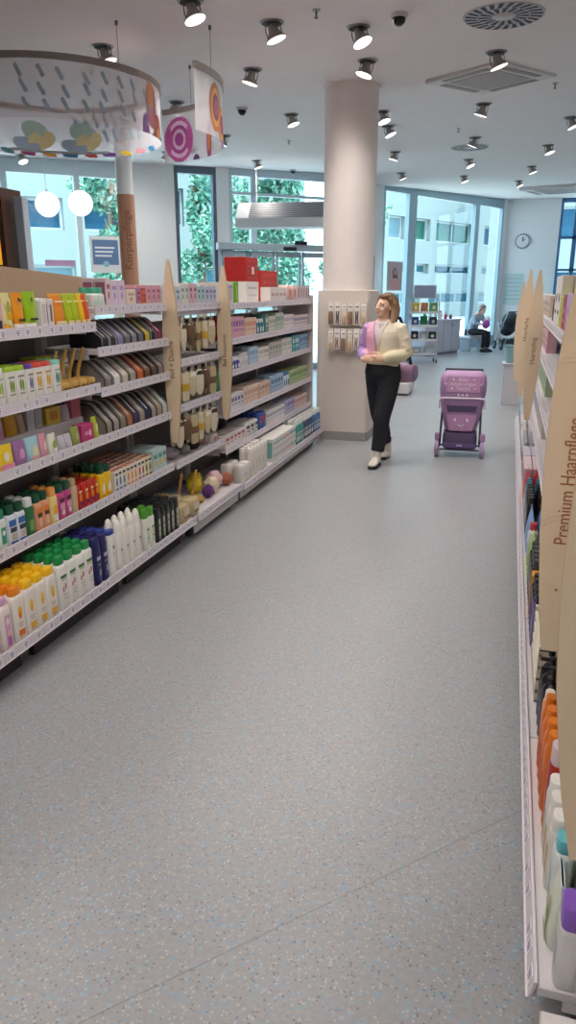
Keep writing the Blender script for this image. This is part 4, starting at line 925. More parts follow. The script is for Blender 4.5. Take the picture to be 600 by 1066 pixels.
for i, (x, y, lab) in enumerate(LAMPS):
    random.seed(100 + i); spot('tilted ceiling spotlight ' + lab, x, y, random.choice((-.4, .35, .45, -.3)), random.choice((-.12, -.02, .1, .0)))
for i, (x, y) in enumerate(((-1.0, 3.9), (-1.1, 1.9), (-.9, -.4), (-3.2, 3.6), (.6, 2.8), (.9, 5.5), (.1, -1.2), (-2.2, .4), (-.25, .6))):  # lamps out of view; the last ones are added to brighten the tan signs
    spot('ceiling spotlight over the aisle, %s' % ('nearest the pillar side', 'above the near shelves', 'behind the viewer', 'over the neighbouring aisle', 'over the right shelves', 'over the far right shelves', 'unseen, added far behind the viewer to brighten the signs', 'unseen, added above the shelves behind the viewer for brightness', 'unseen, added straight above the viewer to brighten the signs')[i], x, y, (-.3, .3)[i % 2], .1)
random.seed(11)
for x, y, lab in ((-.981, 6.275, 'black dome camera on the ceiling beside the round slotted vent'), (-3.254, 9.122, 'black dome camera right of the curved banner'), (-5.048, 11.81, 'black dome camera under the curved banner edge'), (-4.314, 15.0, 'black dome camera above the entrance'), (-6.7, 12.5, 'black dome camera by the slim tan wrapped column')):
    t = thing('dome_camera', lab, 'camera', (x, y, cz(y)))
    b = MB(); b.sect([(-.03, .062, .062), (-.022, .066, .066), (.002, .066, .066)], M('d8d4d2', .5), n=24); b.build('mounting_base', t)
    b = MB(); b.ball((0, 0, -.035), (.05, .05, .05), M('161518', .15), n=20, m=12); b.build('dome', t)
def round_vent(label, x, y, r):
    t = thing('air_vent', label, 'air vent', (x, y, cz(y)))
    b = MB(); b.sect([(-.012, r * .98, r * .98), (-.006, r, r), (.002, r, r)], M('b9b5b6', .5), n=48); b.build('face_plate', t)
    b = MB()
    for ring, (r0, r1, n) in enumerate(((.3, .62, 16), (.64, .95, 24))):
        for k in range(n):
            a = 2 * PI * (k + .5 * ring) / n; da = .5 * PI / n * 1.25; sw = .12
            P = [(r * r0, a - da), (r * r1, a - da + sw), (r * r1, a + da * .75 + sw), (r * r0, a + da * .75)]
            b.add([(q * math.cos(g), q * math.sin(g), -.0135) for q, g in P], [(3, 2, 1, 0)], M('23263a', .6))
    b.build('slot', t, smooth=0)
    b = MB(); b.sect([(-.02, r * .2, r * .2), (-.012, r * .24, r * .24)], M('b9b5b6', .5), n=24); b.build('hub', t)
round_vent('large round slotted vent at the top right of the ceiling', -.235, 6.55, .3)
round_vent('far round slotted vent in the ceiling past the cassette', -.85, 13.22, .3)
def cassette(label, c, s, rz, drop=.03):
    t = thing('ceiling_cassette', label, 'air conditioner', (c[0], c[1], cz(c[1])), rz)
    t.rotation_euler = (CEIL_S * 1., 0, rz)
    b = MB(); b.box((-s, -s, -drop), (s, s, .02), M('cdc8c6', .5), .012); b.build('face_frame', t, smooth=0)
    b = MB(); b.box((-s * .62, -s * .62, -drop - .008), (s * .62, s * .62, -drop + .002), M('b7b2b1', .55), .004)
    for i in range(14):
        yy = -s * .58 + i * s * 1.16 / 13; b.box((-s * .58, yy - .004, -drop - .011), (s * .58, yy + .004, -drop - .007), M('a29d9d', .55))
    b.build('intake_grille', t, smooth=0)
    for i in range(4):
        R = Matrix.Rotation(i * PI / 2, 3, 'Z'); b = MB(); b.box((-s * .6, s * .74, -drop - .004), (s * .6, s * .9, -drop + .002), M('7c6a60', .5))
        b.v = [tuple(R @ Vector(v)) for v in b.v]; b.build('outlet_slot', t, smooth=0)
cassette('square ceiling cassette unit in front of the far round vent', (-.39, 8.53), .46, -.62)
cassette('far ceiling cassette at the right edge above the clock wall', (.95, 20.9), .8, -.3, .08)
for i, (x, y) in enumerate(((-1.55, 6.0), (.25, 9.0), (-.9, 11.4), (-3.4, 11.6))):
    t = thing('sprinkler_head', 'small sprinkler head in the ceiling ' + ('left of the top pillar lamp', 'at the right by the cassette', 'in front of the far round vent', 'left of the pillar by the windows')[i], 'sprinkler', (x, y, cz(y)))
    b = MB(); b.sect([(-.008, .03, .03), (.002, .032, .032)], M('b8b4b4', .4), n=16); b.build('rose', t)
    b = MB(); b.sect([(-.055, .016, .016), (-.05, .016, .016), (-.048, .006, .006), (-.008, .009, .009)], M('6a6468', .4, .6), n=12); b.build('nozzle', t)
# ------------------------------------------------------------------ round hanging banners
filmM = thin('banner_film', (.97, .96, .98), .5, diffuse=hx('e9e4e8'))
railG = M('9a908b', .4, .3)
def banner(label, cx_, cy_, r, a0, a1, z0, z1, prints, wires, group='round hanging banners'):
    t = thing('hanging_banner', label, 'banner', (cx_, cy_, 0))
    n = int(abs(a1 - a0) / .05) + 2
    def P(a, z, rr=r): return (rr * math.cos(a), rr * math.sin(a), z)
    b = MB(); vs = []; 
    for i in range(n + 1):
        a = a0 + (a1 - a0) * i / n; vs += [P(a, z0), P(a, z1)]
    b.add(vs, [(2 * i, 2 * i + 2, 2 * i + 3, 2 * i + 1) for i in range(n)], filmM); b.build('film', t, smooth=60)
    b = MB(); vs = []
    for i in range(n + 1):
        a = a0 + (a1 - a0) * i / n
        vs += [P(a, z1 - .012, r + .012), P(a, z1 + .036, r + .012), P(a, z1 + .036, r - .012), P(a, z1 - .012, r - .012)]
    fs = []
    for i in range(n):
        for k in range(4): fs.append((4 * i + k, 4 * i + (k + 1) % 4, 4 * i + 4 + (k + 1) % 4, 4 * i + 4 + k))
    fs += [(0, 1, 2, 3), (4 * n + 3, 4 * n + 2, 4 * n + 1, 4 * n)]
    b.add(vs, fs, railG); b.build('rail', t, smooth=30)
    b = MB()
    for sh, a, z, sa, sz, rot, c, lay in prints:
        m = M(c, .5); rr = r + .002 + .0012 * lay; cr, sr = math.cos(rot), math.sin(rot)
        if sh == 'r': loop = [(-1, -1), (-.33, -1), (.33, -1), (1, -1), (1, 1), (.33, 1), (-.33, 1), (-1, 1)]
        else: loop = [(math.cos(2 * PI * k / 18), math.sin(2 * PI * k / 18)) for k in range(18)]
        pts = []
        for u, v in loop:
            U, V = u * sa, v * sz; x, y = U * cr - V * sr, U * sr + V * cr
            zz = min(z1 - .02, max(z0 + .003, z + y)); pts.append((a + x / r, zz))
        for rad in (rr, r - .002 - .0012 * lay):
            vs = [P(a + 0, min(z1 - .02, max(z0 + .003, z)), rad)] + [P(q, zz, rad) for q, zz in pts]
            b.add(vs, [(0, 1 + k, 1 + (k + 1) % len(pts)) for k in range(len(pts))], m)
    b.build('printed_pattern', t, smooth=0)
    for a in wires:
        zt = cz(cy_ + r * math.sin(a)); b = MB(); b.tube([P(a, z1 + .03), P(a, zt)], .0025, M('8d8886', .4), n=5); b.tube([P(a, zt - .03), P(a, zt)], .012, M('6d6866', .4), n=8); b.build('suspension_wire', t)
rain = 'a9bccb'; random.seed(4); pr = []
for k in range(26):   # slanted rain strokes
    a = -1.25 + (k % 9) * .17 + random.uniform(-.03, .03); z = 3.22 - (k // 9) * .10 - random.uniform(0, .04); pr.append(('r', a, z, .015, .045, .5, rain, 0))
for k in range(14):   # and across on the far side
    a = 1.15 + (k % 8) * .11; z = 3.22 - (k // 8) * .13; pr.append(('r', a, z, .016, .055, -.4, rain, 0))
for a, z, sa, sz, c, lay in ((.05, 3.12, .10, .17, 'd97f8e', 0), (.02, 3.2, .06, .1, 'e79a4a', 1), (.18, 2.95, .09, .13, 'c96a3a', 0), (.2, 2.9, .06, .08, 'efb04a', 1), (.3, 2.86, .07, .06, '5a4a9a', 0), (-.08, 2.93, .05, .12, '9a6fb8', 0), (.1, 2.88, .05, .06, 'c25a8a', 2)):
    pr.append(('o', a, z, sa, sz, 0, c, lay))
for a in (1.85, 2.35):   # waves on the far side
    pr += [('o', a, 3.12, .13, .09, .3, 'b9dcd2', 0), ('o', a - .05, 3.04, .15, .08, -.3, 'eae4b0', 1), ('o', a + .1, 3.0, .13, .06, .2, 'afcbe0', 2), ('r', a, 2.945, .25, .012, 0, 'b9c4cc', 0)]
for k, c in enumerate(('3f86b8', 'e8a0b0', 'efd04a', '7f5aa8', 'd8604a', '4a9ac8', 'e6b04a', 'c05a9a', '5aa8b8', 'f0c81e')):
    pr.append(('r' if k % 2 else 'o', .9 + k * .22, 2.925, .07, .022, .2, c, 0))
for a, z, sa, sz, c, lay in ((-1.62, 3.12, .1, .15, 'c9829a', 0), (-1.66, 3.16, .06, .08, 'e8b02a', 1), (-1.58, 3.0, .06, .08, 'f0c020', 0), (-1.68, 2.95, .05, .09, 'efb41e', 0), (-1.75, 3.2, .06, .06, '7a4a7a', 1), (3.2, 2.92, .12, .1, 'f0d02a', 0), (2.95, 2.86, .14, .05, '8fc04a', 0)):
    pr.append(('o', a, z, sa, sz, 0, c, lay))
banner('large round see-through banner with rain and flower prints at the upper left', -3.89, 6.12, .9, -PI, PI, 2.9, 3.3, pr, (-.4, 1.7, -2.3))
pr = []
for a, z, s in ((.05, 3.08, .18), (.2, 2.98, .14)):
    for k, (f, c) in enumerate(((1, 'cf7a34'), (.78, 'e8a34a'), (.55, '8a3a5a'), (.36, 'b0567a'))): pr.append(('o', a, z, s * f * .75, s * f, 0, c, k))
for k, (f, c) in enumerate(((1, 'c05aa0'), (.82, 'e3c0dc'), (.64, 'b04a98'), (.46, 'e3c0dc'), (.3, 'b04a98'))): pr.append(('o', 1.25, 3.06, .19 * f, .2 * f, 0, c, k))
pr += [('o', .85, 2.98, .05, .16, 0, 'b05a8a', 0), ('o', .85, 3.0, .03, .1, 0, 'e08a4a', 1), ('o', .42, 2.98, .11, .15, .6, 'd05a9a', 0), ('r', .52, 2.9, .012, .1, .2, '4a3a8a', 1), ('o', 1.05, 2.86, .05, .05, 0, '5a3a7a', 0)]
banner('open curved banner with orange petals and magenta rings beside the large round one', -3.5876, 6.1258, 1.156, -.25, 1.42, 2.86, 3.3, pr, (-.02, 1.1))
# ------------------------------------------------------------------ entrance, air curtain, reflection globes, posters
def onA(s, off=0.): p = A0 + AU * s + Vector((AU.y, -AU.x)) * off; return p
def onB(s, off=0.): p = B0 + BU * s + Vector((BU.y, -BU.x)) * off; return p
angA = math.atan2(AU.y, AU.x); angB = math.atan2(BU.y, BU.x)
t = thing('air_curtain', 'white air curtain box with grey sloping grille over the entrance', 'air curtain', (-3.7, 13.62, 0), .12)
b = MB(); pf = [(-.25, 2.72), (.25, 2.72), (.25, 3.16), (.02, 3.16), (-.25, 2.88)]
b.prism(pf, -1.22, 1.22, M('d9dcdf', .45), T=lambda p: Vector((p.y, p.x, p.z))); b.build('housing', t, smooth=0)
b = MB()
for i in range(9):
    f0, f1 = i / 9, (i + .82) / 9
    y0_, z0_, y1_, z1_ = -.25 + .27 * f0, 2.88 + .28 * f0, -.25 + .27 * f1, 2.88 + .28 * f1
    b.add([(-.98, y0_ - .005, z0_ + .004), (1.2, y0_ - .005, z0_ + .004), (1.2, y1_ - .005, z1_ + .004), (-.98, y1_ - .005, z1_ + .004)], [(0, 1, 2, 3)], M('5f636b', .5))
b.build('grille', t, smooth=0)
for x in (-.9, .9):
    b = MB(); b.tube([(x, .1, 3.16), (x, .1, cz(13.7))], .012, M('b9bcc0', .4), n=8); b.build('hanger_rod', t)
pa = onA(6.55, .12)
t = thing('automatic_door', 'glazed automatic entrance door with black sensors on its header', 'door', (pa.x, pa.y, 0), angA)
b = MB(); b.box((-1.25, -.07, 2.40), (1.25, .07, 2.53), M('aebac2', .4), .01); b.build('header', t, smooth=0)
for x0 in (-1.2, -.6, .0, .6):
    b = MB()
    for z_ in ((.02, .1), (2.28, 2.38)): b.box((x0 + .02, -.02, z_[0]), (x0 + .58, .02, z_[1]), M('a3afb8', .4))
    for xx in (x0 + .02, x0 + .54): b.box((xx, -.02, .02), (xx + .04, .02, 2.38), M('a3afb8', .4))
    lf = b.build('door_leaf', t, smooth=0)
    g = MB(); g.add([(x0 + .06, 0, .1), (x0 + .54, 0, .1), (x0 + .54, 0, 2.28), (x0 + .06, 0, 2.28)], [(0, 1, 2, 3)], glassM); g.build('glass', lf, smooth=0)
for x, z in ((.55, 2.56), (.3, 2.44)):
    b = MB(); b.box((x - .14, -.11, z - .035), (x + .14, -.06, z + .035), M('1f2226', .4), .008); b.build('sensor', t, smooth=0)
for x, y, lab in ((-7.25, 11.0, 'white globe standing in for a reflection nearer the left frame edge'), (-6.65, 11.0, 'white globe standing in for a reflection beside the window mullion')):  # glowing globes on cords, made up for reflections in the window
    t = thing('reflection_globe', lab, 'reflection', (x, y, 2.96))
    b = MB(); b.ball((0, 0, 0), (.19, .19, .19), emis('f3efe8', .75), n=24, m=14); b.build('globe', t)
    b = MB(); b.tube([(0, 0, .185), (0, 0, cz(y) - 2.96)], .004, M('d8d8d8', .4), n=5); b.build('cord', t)
    b = MB(); b.sect([(.178, .03, .03), (.215, .022, .022)], M('cfcfcf', .4), n=14); b.build('collar', t)
def poster(label, p, ang, z0, z1, w, kind):
    t = thing('poster', label, 'poster', (p.x, p.y, 0), ang)
    b = MB(); b.box((-w / 2, -.012, z0), (w / 2, .0, z1), M('e4e6e6', .5)); b.build('frame', t, smooth=0)
    b = MB(); f = -.0125
    def rect(x0, x1, za, zb, c, o): b.add([(x0, f - o, za), (x1, f - o, za), (x1, f - o, zb), (x0, f - o, zb)], [(0, 1, 2, 3)], M(c, .5))
    H = z1 - z0
    if kind == 'blue':
        rect(-w * .42, w * .42, z0 + H * .22, z1 - H * .1, '5f7fa8', 0)
        for k in range(3): rect(-w * .34, w * (.3 - .05 * k), z0 + H * (.66 - .11 * k), z0 + H * (.71 - .11 * k), 'e6eaee', .001)
        b.ball((0, f - .002, z0 + H * .24), (w * .1, .001, w * .1), M('8fc4d8', .5))
    else:
        rect(-w * .48, w * .48, z0 + .02, z1 - .02, 'c6b0b8', 0)
        b.ball((0, f - .001, z0 + H * .62), (w * .15, .001, H * .16), M('5a4038', .6)); b.ball((w * .02, f - .002, z0 + H * .42), (w * .17, .001, H * .2), M('6a4a40', .6))
        b.ball((.01, f - .0035, z0 + H * .64), (w * .095, .001, H * .11), M('c99a88', .6)); b.ball((0, f - .0032, z0 + H * .22), (w * .3, .001, H * .22), M('d9a49c', .6))
    b.build('print', t, smooth=0)
pp = onA(3.12, .1); poster('blue and white poster on the shop window left of the slim column', pp, angA, 1.95, 2.58, .56, 'blue')
pp = onB(1.62, .3); poster('pink portrait poster of a long haired person before the far window', pp, angB, 1.62, 2.3, .62, 'pink')
pp = onA(2.3, .05); t = thing('window_sticker', 'lilac strip sticker low on the left shop window', 'sticker', (pp.x, pp.y, 0), angA)
b = MB(); b.box((-.25, -.003, 2.06), (.28, 0, 2.16), M('c9a0c8', .5)); b.build('vinyl', t, smooth=0)
# lit display cabinet at the left edge
t = thing('display_cabinet', 'brown wooden display cabinet with golden lit strips at the left edge', 'cabinet', (-6.5, 8.0, 0))
wd = M('5c3a26', .5, scale=12, var=.2)
b = MB(); b.box((-.6, .0, 0), (.6, .4, 1.95), wd, .005); b.box((-.6, .0, 2.72), (.6, .4, 2.82), wd, .005); b.box((-.6, .36, 1.95), (.6, .4, 2.72), wd)
b.box((.53, .0, 1.95), (.6, .4, 2.72), wd); b.box((-.6, 0, 1.95), (-.53, .4, 2.72), wd); b.build('carcass', t, smooth=0)
for i in range(9):
    b = MB(); b.sect([(1.96, .03, .03, -.46 + i * .115, .2), (2.6, .03, .03, -.46 + i * .115, .2), (2.66, .012, .012, -.46 + i * .115, .2)], emis('d99a2a', .7), n=10); b.build('lit_strip', t)
t = thing('white_post', 'pale square post beside the golden lit cabinet', 'post', (-5.77, 8.2, 0))
b = MB(); b.box((-.06, -.06, 0), (.06, .06, 2.72), M('c3ccd6', .5), .006); b.build('post', t, smooth=0); b = MB(); b.box((-.1, -.1, 0), (.1, .1, .02), M('a9b0b8', .5)); b.build('foot_plate', t, smooth=0)
# tan board behind the first bay
t = thing('display_unit', 'display unit with a sloping tan board behind the nearest left shelves', 'display', (-3.35, 4.55, 0), .55)
b = MB(); b.box((-.75, -.2, 0), (.55, .2, 1.62), M('d5cfcc', .5), .005); b.build('carcass', t, smooth=0)
b = MB(); b.prism([(-.78, 1.62), (.58, 1.62), (.58, 1.74), (-.1, 1.83), (-.78, 1.865)], -.2, .2, M('c5a98e', .6)); b.build('header_board', t, smooth=0)
# ------------------------------------------------------------------ hanging packs on the pillar
t = thing('hook_rail', 'pale hook rail with pegs on the pillar casing, upper row', 'rail', (-1.715, 8.148, 1.5)); T1_ = t
for z, lab in ((1.54, None), (1.285, 1)):
    if lab: t = thing('hook_rail', 'pale hook rail with pegs on the pillar casing, lower row', 'rail', (-1.715, 8.148, 1.215))
    b = MB(); b.box((-.215, -.012, .028), (.225, 0, .052), M('d8d0c8', .4)); b.build('bar', t, smooth=0)
    for i in range(6):
        b = MB(); x = -.17 + i * .072; b.tube([(x, -.01, .036), (x, -.075, .034), (x, -.085, .042)], .0025, M('b9b5b2', .3, .8), n=5); b.build('peg', t)
hp = [hangpack(.062, .25, 'e3dcd2', '8a6a54', blob=0), hangpack(.062, .25, 'ebe6e0', '5c4a46', blob=1), hangpack(.062, .26, 'ddd2c4', 'c9a88a', blob=2), hangpack(.062, .23, 'ece8e4', 'a08674', blob=1)]
hn = ['brown carded beauty tool', 'black carded beauty tool', 'tan carded sponge pack', 'dusky carded beauty tool']
for r, (z, nm) in enumerate(((1.529, 'upper'), (1.244, 'lower'))):
    for i in range(6):
        k = (i + 2 * r + (i // 3)) % 4
        for dp in range(2):
            inst(hp[k], (-1.715 - .17 + i * .072, 8.072 + dp * .026, z), random.uniform(-.12, .12), hn[k] + ' on the ' + nm + ' hook row of the pillar', 'pack', hn[k] + ' on the ' + nm + ' hooks')
# ------------------------------------------------------------------ far end of the shop
def rack(label, x, y, rz, w, d, H, tiers, items, head=None, castors=True):
    t = thing('display_rack', label, 'rack', (x, y, 0), rz)
    st = M('c3c8d2', .35, .4)
    for sx in (-1, 1):
        b = MB(); 
        for sy in (-1, 1): b.box((sx * w / 2 - .012, sy * d / 2 - .012, .08), (sx * w / 2 + .012, sy * d / 2 + .012, H), st)
        b.box((sx * w / 2 - .008, -d / 2, .09), (sx * w / 2 + .008, d / 2, .115), st); b.build('side_frame', t, smooth=0)
        for sy in (-1, 1):
            b = MB(); b.tube([(sx * w / 2 - .012, sy * d / 2, .04), (sx * w / 2 + .012, sy * d / 2, .04)], .04, M('3a3d44', .5), n=14); b.build('castor', t)
    for z in tiers:
        b = MB(); b.box((-w / 2, -d / 2, z - .018), (w / 2, d / 2, z), M('d6dae0', .45)); b.box((-w / 2, -d / 2 - .006, z - .02), (w / 2, -d / 2, z + .035), M('dfe2e6', .45)); b.build('shelf', t, smooth=0)
    if head:
        b = MB(); b.box((-w * .42, -.01, H + .005), (w * .42, .01, H + head), M('c9d0dc', .5)); b.box((-w * .42 + .02, -.012, H + .02), (w * .42 - .02, -.0099, H + head - .02), M('8f9ab8', .5)); b.build('header_card', t, smooth=0)
    R = Matrix.Rotation(rz, 3, 'Z')
    for z, row in zip(tiers, items):
        n = len(row); 
        for i, (c, h, lab) in enumerate(row):
            ww = w / n * .82; p = pouch('toy_pouch', ww, d * .5, h, c) if i % 2 else carton('toy_carton', ww, d * .5, h, c, art=(('o', 0, .5, .5, .2, 'e6e2da'),))
            q = R @ Vector((-w / 2 + w * (i + .5) / n, -.02, 0)); put(p, x + q.x, y + q.y, z, rz, lab, 'pouch' if i % 2 else 'box', None)
rack('wheeled display rack with colourful goods left of the far counter', -1.93, 17.75, .25, .62, .4, 1.45, (.2, .52, .84, 1.14), (
    (('aeb8c4', .16, 'grey carton on the lowest rack shelf'), ('c4ccd4', .18, 'silver pouch on the lowest rack shelf')),
    (('2a2d34', .2, 'black carton low on the wheeled rack'), ('d8dade', .2, 'white pouch low on the wheeled rack'), ('34383f', .19, 'charcoal carton low on the wheeled rack')),
    (('2f5fa8', .2, 'blue carton in the middle of the wheeled rack'), ('2f9a5a', .22, 'green pouch in the middle of the wheeled rack'), ('33485a', .2, 'dark slate carton in the middle of the wheeled rack')),
    (('d8b030', .22, 'yellow carton at the top of the wheeled rack'), ('a86a3a', .22, 'brown pouch at the top of the wheeled rack'), ('6aa060', .22, 'sage carton at the top of the wheeled rack'))), head=.3)
rack('white display rack with teal and navy goods behind the pillar', -2.42, 13.4, .1, .6, .36, 1.35, (.25, .6, .95, 1.3), (
    (('c8b0c0', .2, 'mauve carton low behind the pillar'),), (('d0c4cc', .2, 'pale mauve carton behind the pillar'),),
    (('d6a9b4', .22, 'pink carton behind the pillar'), ('c99aa8', .22, 'rose pouch behind the pillar')),
    (('bfe3e6', .3, 'pale aqua carton left of the woman'), ('a9dde2', .3, 'aqua pouch left of the woman'), ('1f3a5c', .24, 'navy carton left of the woman'), ('24507a', .22, 'blue pouch left of the woman'))))
pc = Vector((-1.98, 19.62)); ang_c = math.atan2(2.0, 1.05)
for i in range(2):
    c0 = onB(2.5 + i * .82, .72); t = thing('base_cabinet', 'pale lilac grey counter cabinet ' + ('next to the wheeled rack' if i == 0 else 'next to the seated person'), 'cabinet', (c0.x, c0.y, 0), angB, 'far counter cabinets')
    b = MB(); b.box((0, 0, .06), (.815, .55, .86), M('c3bfcb', .5), .004); b.build('carcass', t, smooth=0)
    b = MB(); b.box((0, .03, 0), (.81, .5, .06), M('8f8d9a', .6)); b.build('plinth', t, smooth=0)
    for k in range(2):
        b = MB(); b.box((.006 + k * .405, -.018, .07), (.4 + k * .405, 0, .855), M('bdb9c8', .45), .003); dr = b.build('door', t, smooth=0)
        b = MB(); b.box((.36 + k * .08, -.03, .7), (.375 + k * .08, -.018, .8), M('9a98a2', .3, .7)); b.build('handle', dr, smooth=0)
c0 = onB(2.48, .74); t = thing('worktop', 'pale blue grey worktop over the far counter cabinets', 'worktop', (c0.x, c0.y, .861), angB)
b = MB(); b.box((0, -.02, 0), (1.68, .57, .035), M('b6bac8', .4), .004); b.build('slab', t, smooth=0)
rB = Matrix.Rotation(angB, 3, 'Z')
for i, (c, cap, h, lab) in enumerate((('5aa07a', 'e0e4e0', .2, 'green bottle on the far counter'), ('d8dce0', '7fb0c0', .24, 'white bottle on the far counter'), ('c9d8d0', 'd0a0b0', .18, 'pale bottle on the far counter'), ('e0d4d8', 'c04a6a', .22, 'white and pink bottle on the far counter'), ('b83a64', 'd8a0b8', .16, 'magenta bottle on the far counter'), ('7a3a50', 'e0dce0', .14, 'plum bottle on the far counter'))):
    p = bottle('care_bottle', .09, .08, h, c, cap, .04, .03, 2.4, .6, n=10); q = rB @ Vector((.2 + i * .25, .2, 0)); put(p, c0.x + q.x, c0.y + q.y, .897, angB, lab, 'bottle', None)
# wall clock
t = thing('wall_clock', 'round grey rimmed wall clock on the far white wall', 'clock', (.165, FARY - .005, 3.02), 0)
b = MB(); b.sect([(0, .2, .2), (.035, .21, .21), (.05, .2, .2)], M('8f8f98', .4), n=32); b.v = [(x, -z, y) for x, y, z in b.v]; b.build('rim', t)
b = MB(); b.sect([(.045, .175, .175), (.052, .175, .175)], M('e4e2e4', .5), n=32); b.v = [(x, -z, y) for x, y, z in b.v]; b.build('dial', t)
b = MB(); b.box((-.008, -.06, 0), (.008, -.053, .11), M('2a2a30', .5)); b.box((-.006, -.062, -.006), (.09, -.055, .006), M('2a2a30', .5), rot=Matrix.Rotation(-.5, 3, 'Y'), piv=(0, -.058, 0)); b.build('hands', t, smooth=0)
t = thing('wall_notice', 'pale notice sheet on the far white wall below the clock', 'notice', (-.05, FARY - .003, 0))
b = MB(); b.box((-.2, -.01, 1.2), (.35, 0, 2.1), M('c9d8d4', .5))
for k in range(6): b.box((-.15, -.0115, 1.95 - k * .12), (.27, -.0099, 1.97 - k * .12), M('a4b4b8', .5))
b.build('sheet', t, smooth=0)
# wall mirror-like frame on entrance side wall
pp = onB(.78, .02); t = thing('notice_frame', 'grey framed panel on the white wall between pillar and far window', 'frame', (pp.x, pp.y, 0), angB)
b = MB()
for x0, x1, z0_, z1_ in ((-.35, -.3, 1.6, 2.4), (.3, .35, 1.6, 2.4), (-.35, .35, 2.35, 2.42)): b.box((x0, -.03, z0_), (x1, 0, z1_), M('6f7f92', .4))
b.build('rim', t, smooth=0); b = MB(); b.box((-.3, -.012, 1.6), (.3, 0, 2.35), M('9fb4c4', .4)); b.build('panel', t, smooth=0)
# low promo display beside the woman
t = thing('promo_platform', 'low white promo platform behind the woman', 'display', (-1.78, 12.35, 0))
b = MB(); b.box((-.3, -.35, .03), (.3, .35, .2), M('d8d4d6', .5), .01); b.build('platform', t, smooth=0); b = MB(); b.box((-.27, -.32, 0), (.27, .32, .03), M('4a484c', .6)); b.build('plinth', t, smooth=0)
for c, x, y, h, lab in (('b39ac8', -.12, -.2, .34, 'lilac pack on the low platform behind the woman'), ('2a282c', .08, -.2, .2, 'black pack on the low platform behind the woman'), ('dfd2ae', .22, -.2, .16, 'cream pack on the low platform behind the woman'), ('c7b2d6', .05, .12, .36, 'pale violet pack at the back of the low platform')):
    p = softpack('nappy_pack', .14, .13, h, c, art=(('r', 0, .5, .6, .15, 'e6e0e4'),), e=4); put(p, -1.78 + x, 12.35 + y, .2, 0, lab, 'pack', None)
# teal basket on the end of the right base shelf
p = carton('shopping_basket', .2, .3, .2, '9fc4c8', art=(('r', 0, .8, .9, .08, '7fa8b0'),)); 
b = MB(); bm_ = M('8fb8be', .5)
b.sect([(0, .11, .15), (.24, .15, .2)], bm_, n=20, e=6, cap=(True, False)); b.sect([(.24, .145, .195), (.02, .106, .146)], bm_, n=20, e=6, cap=(False, False)); b.sect([(.23, .155, .205), (.245, .155, .205)], M('6f9aa4', .5), n=20, e=6, cap=(False, False))
bk = b.build('goods_basket', smooth=40); hb = MB(); hb.tube([(-.15, 0, .24), (-.13, 0, .33), (0, 0, .37), (.13, 0, .33), (.15, 0, .24)], .009, M('6f9aa4', .5), n=6); h_ = hb.build('handle', bk)
bk.location = (.1, 11.6, .62); tag(bk, 'pale teal basket on a stand at the far end of the right shelves', 'basket')
t = thing('basket_stand', 'white stand carrying the pale teal basket', 'stand', (.1, 11.6, 0)); b = MB(); b.box((-.16, -.2, .6), (.16, .2, .619), M('d6d4d8', .5), .004); b.build('top', t, smooth=0)
b = MB(); b.box((-.13, -.17, 0), (.13, .17, .6), M('cfccd2', .5), .004); b.build('column', t, smooth=0)
# ------------------------------------------------------------------ people
skinM = M('e6bca2', .55, var=.03); lipM = M('b5706a', .5); hairA = M('5a3a24', .55, scale=40, var=.25)
def hair_material():
    m = bpy.data.materials.new('ombre_hair'); m.use_nodes = True; nt = m.node_tree; N = nt.nodes.new; L = nt.links.new; b = nt.nodes['Principled BSDF']
    tc = N('ShaderNodeTexCoord'); sx = N('ShaderNodeSeparateXYZ'); L(tc.outputs['Object'], sx.inputs[0])
    mp = N('ShaderNodeMapping'); mp.inputs['Scale'].default_value = (70, 70, 5); L(tc.outputs['Object'], mp.inputs[0])
    nz = N('ShaderNodeTexNoise'); nz.inputs['Scale'].default_value = 1; L(mp.outputs[0], nz.inputs['Vector'])
    mr = N('ShaderNodeMapRange'); L(sx.outputs[2], mr.inputs[0]); mr.inputs[1].default_value = 1.64; mr.inputs[2].default_value = 1.36
    ad = N('ShaderNodeMath'); ad.operation = 'ADD'; L(mr.outputs[0], ad.inputs[0]); ml = N('ShaderNodeMath'); ml.operation = 'MULTIPLY_ADD'; L(nz.outputs['Fac'], ml.inputs[0]); ml.inputs[1].default_value = .8; ml.inputs[2].default_value = -.4; L(ml.outputs[0], ad.inputs[1])
    r = N('ShaderNodeValToRGB'); e = r.color_ramp.elements; e[0].color = hx('5e4230') + (1,); e[1].color = hx('b89880') + (1,); k = r.color_ramp.elements.new(.45); k.color = hx('8f6b4a') + (1,)
    L(ad.outputs[0], r.inputs[0]); L(r.outputs[0], b.inputs['Base Color']); b.inputs['Roughness'].default_value = .5
    return m
def rotz(v, a): c, s = math.cos(a), math.sin(a); return Vector((v[0] * c - v[1] * s, v[0] * s + v[1] * c, v[2]))
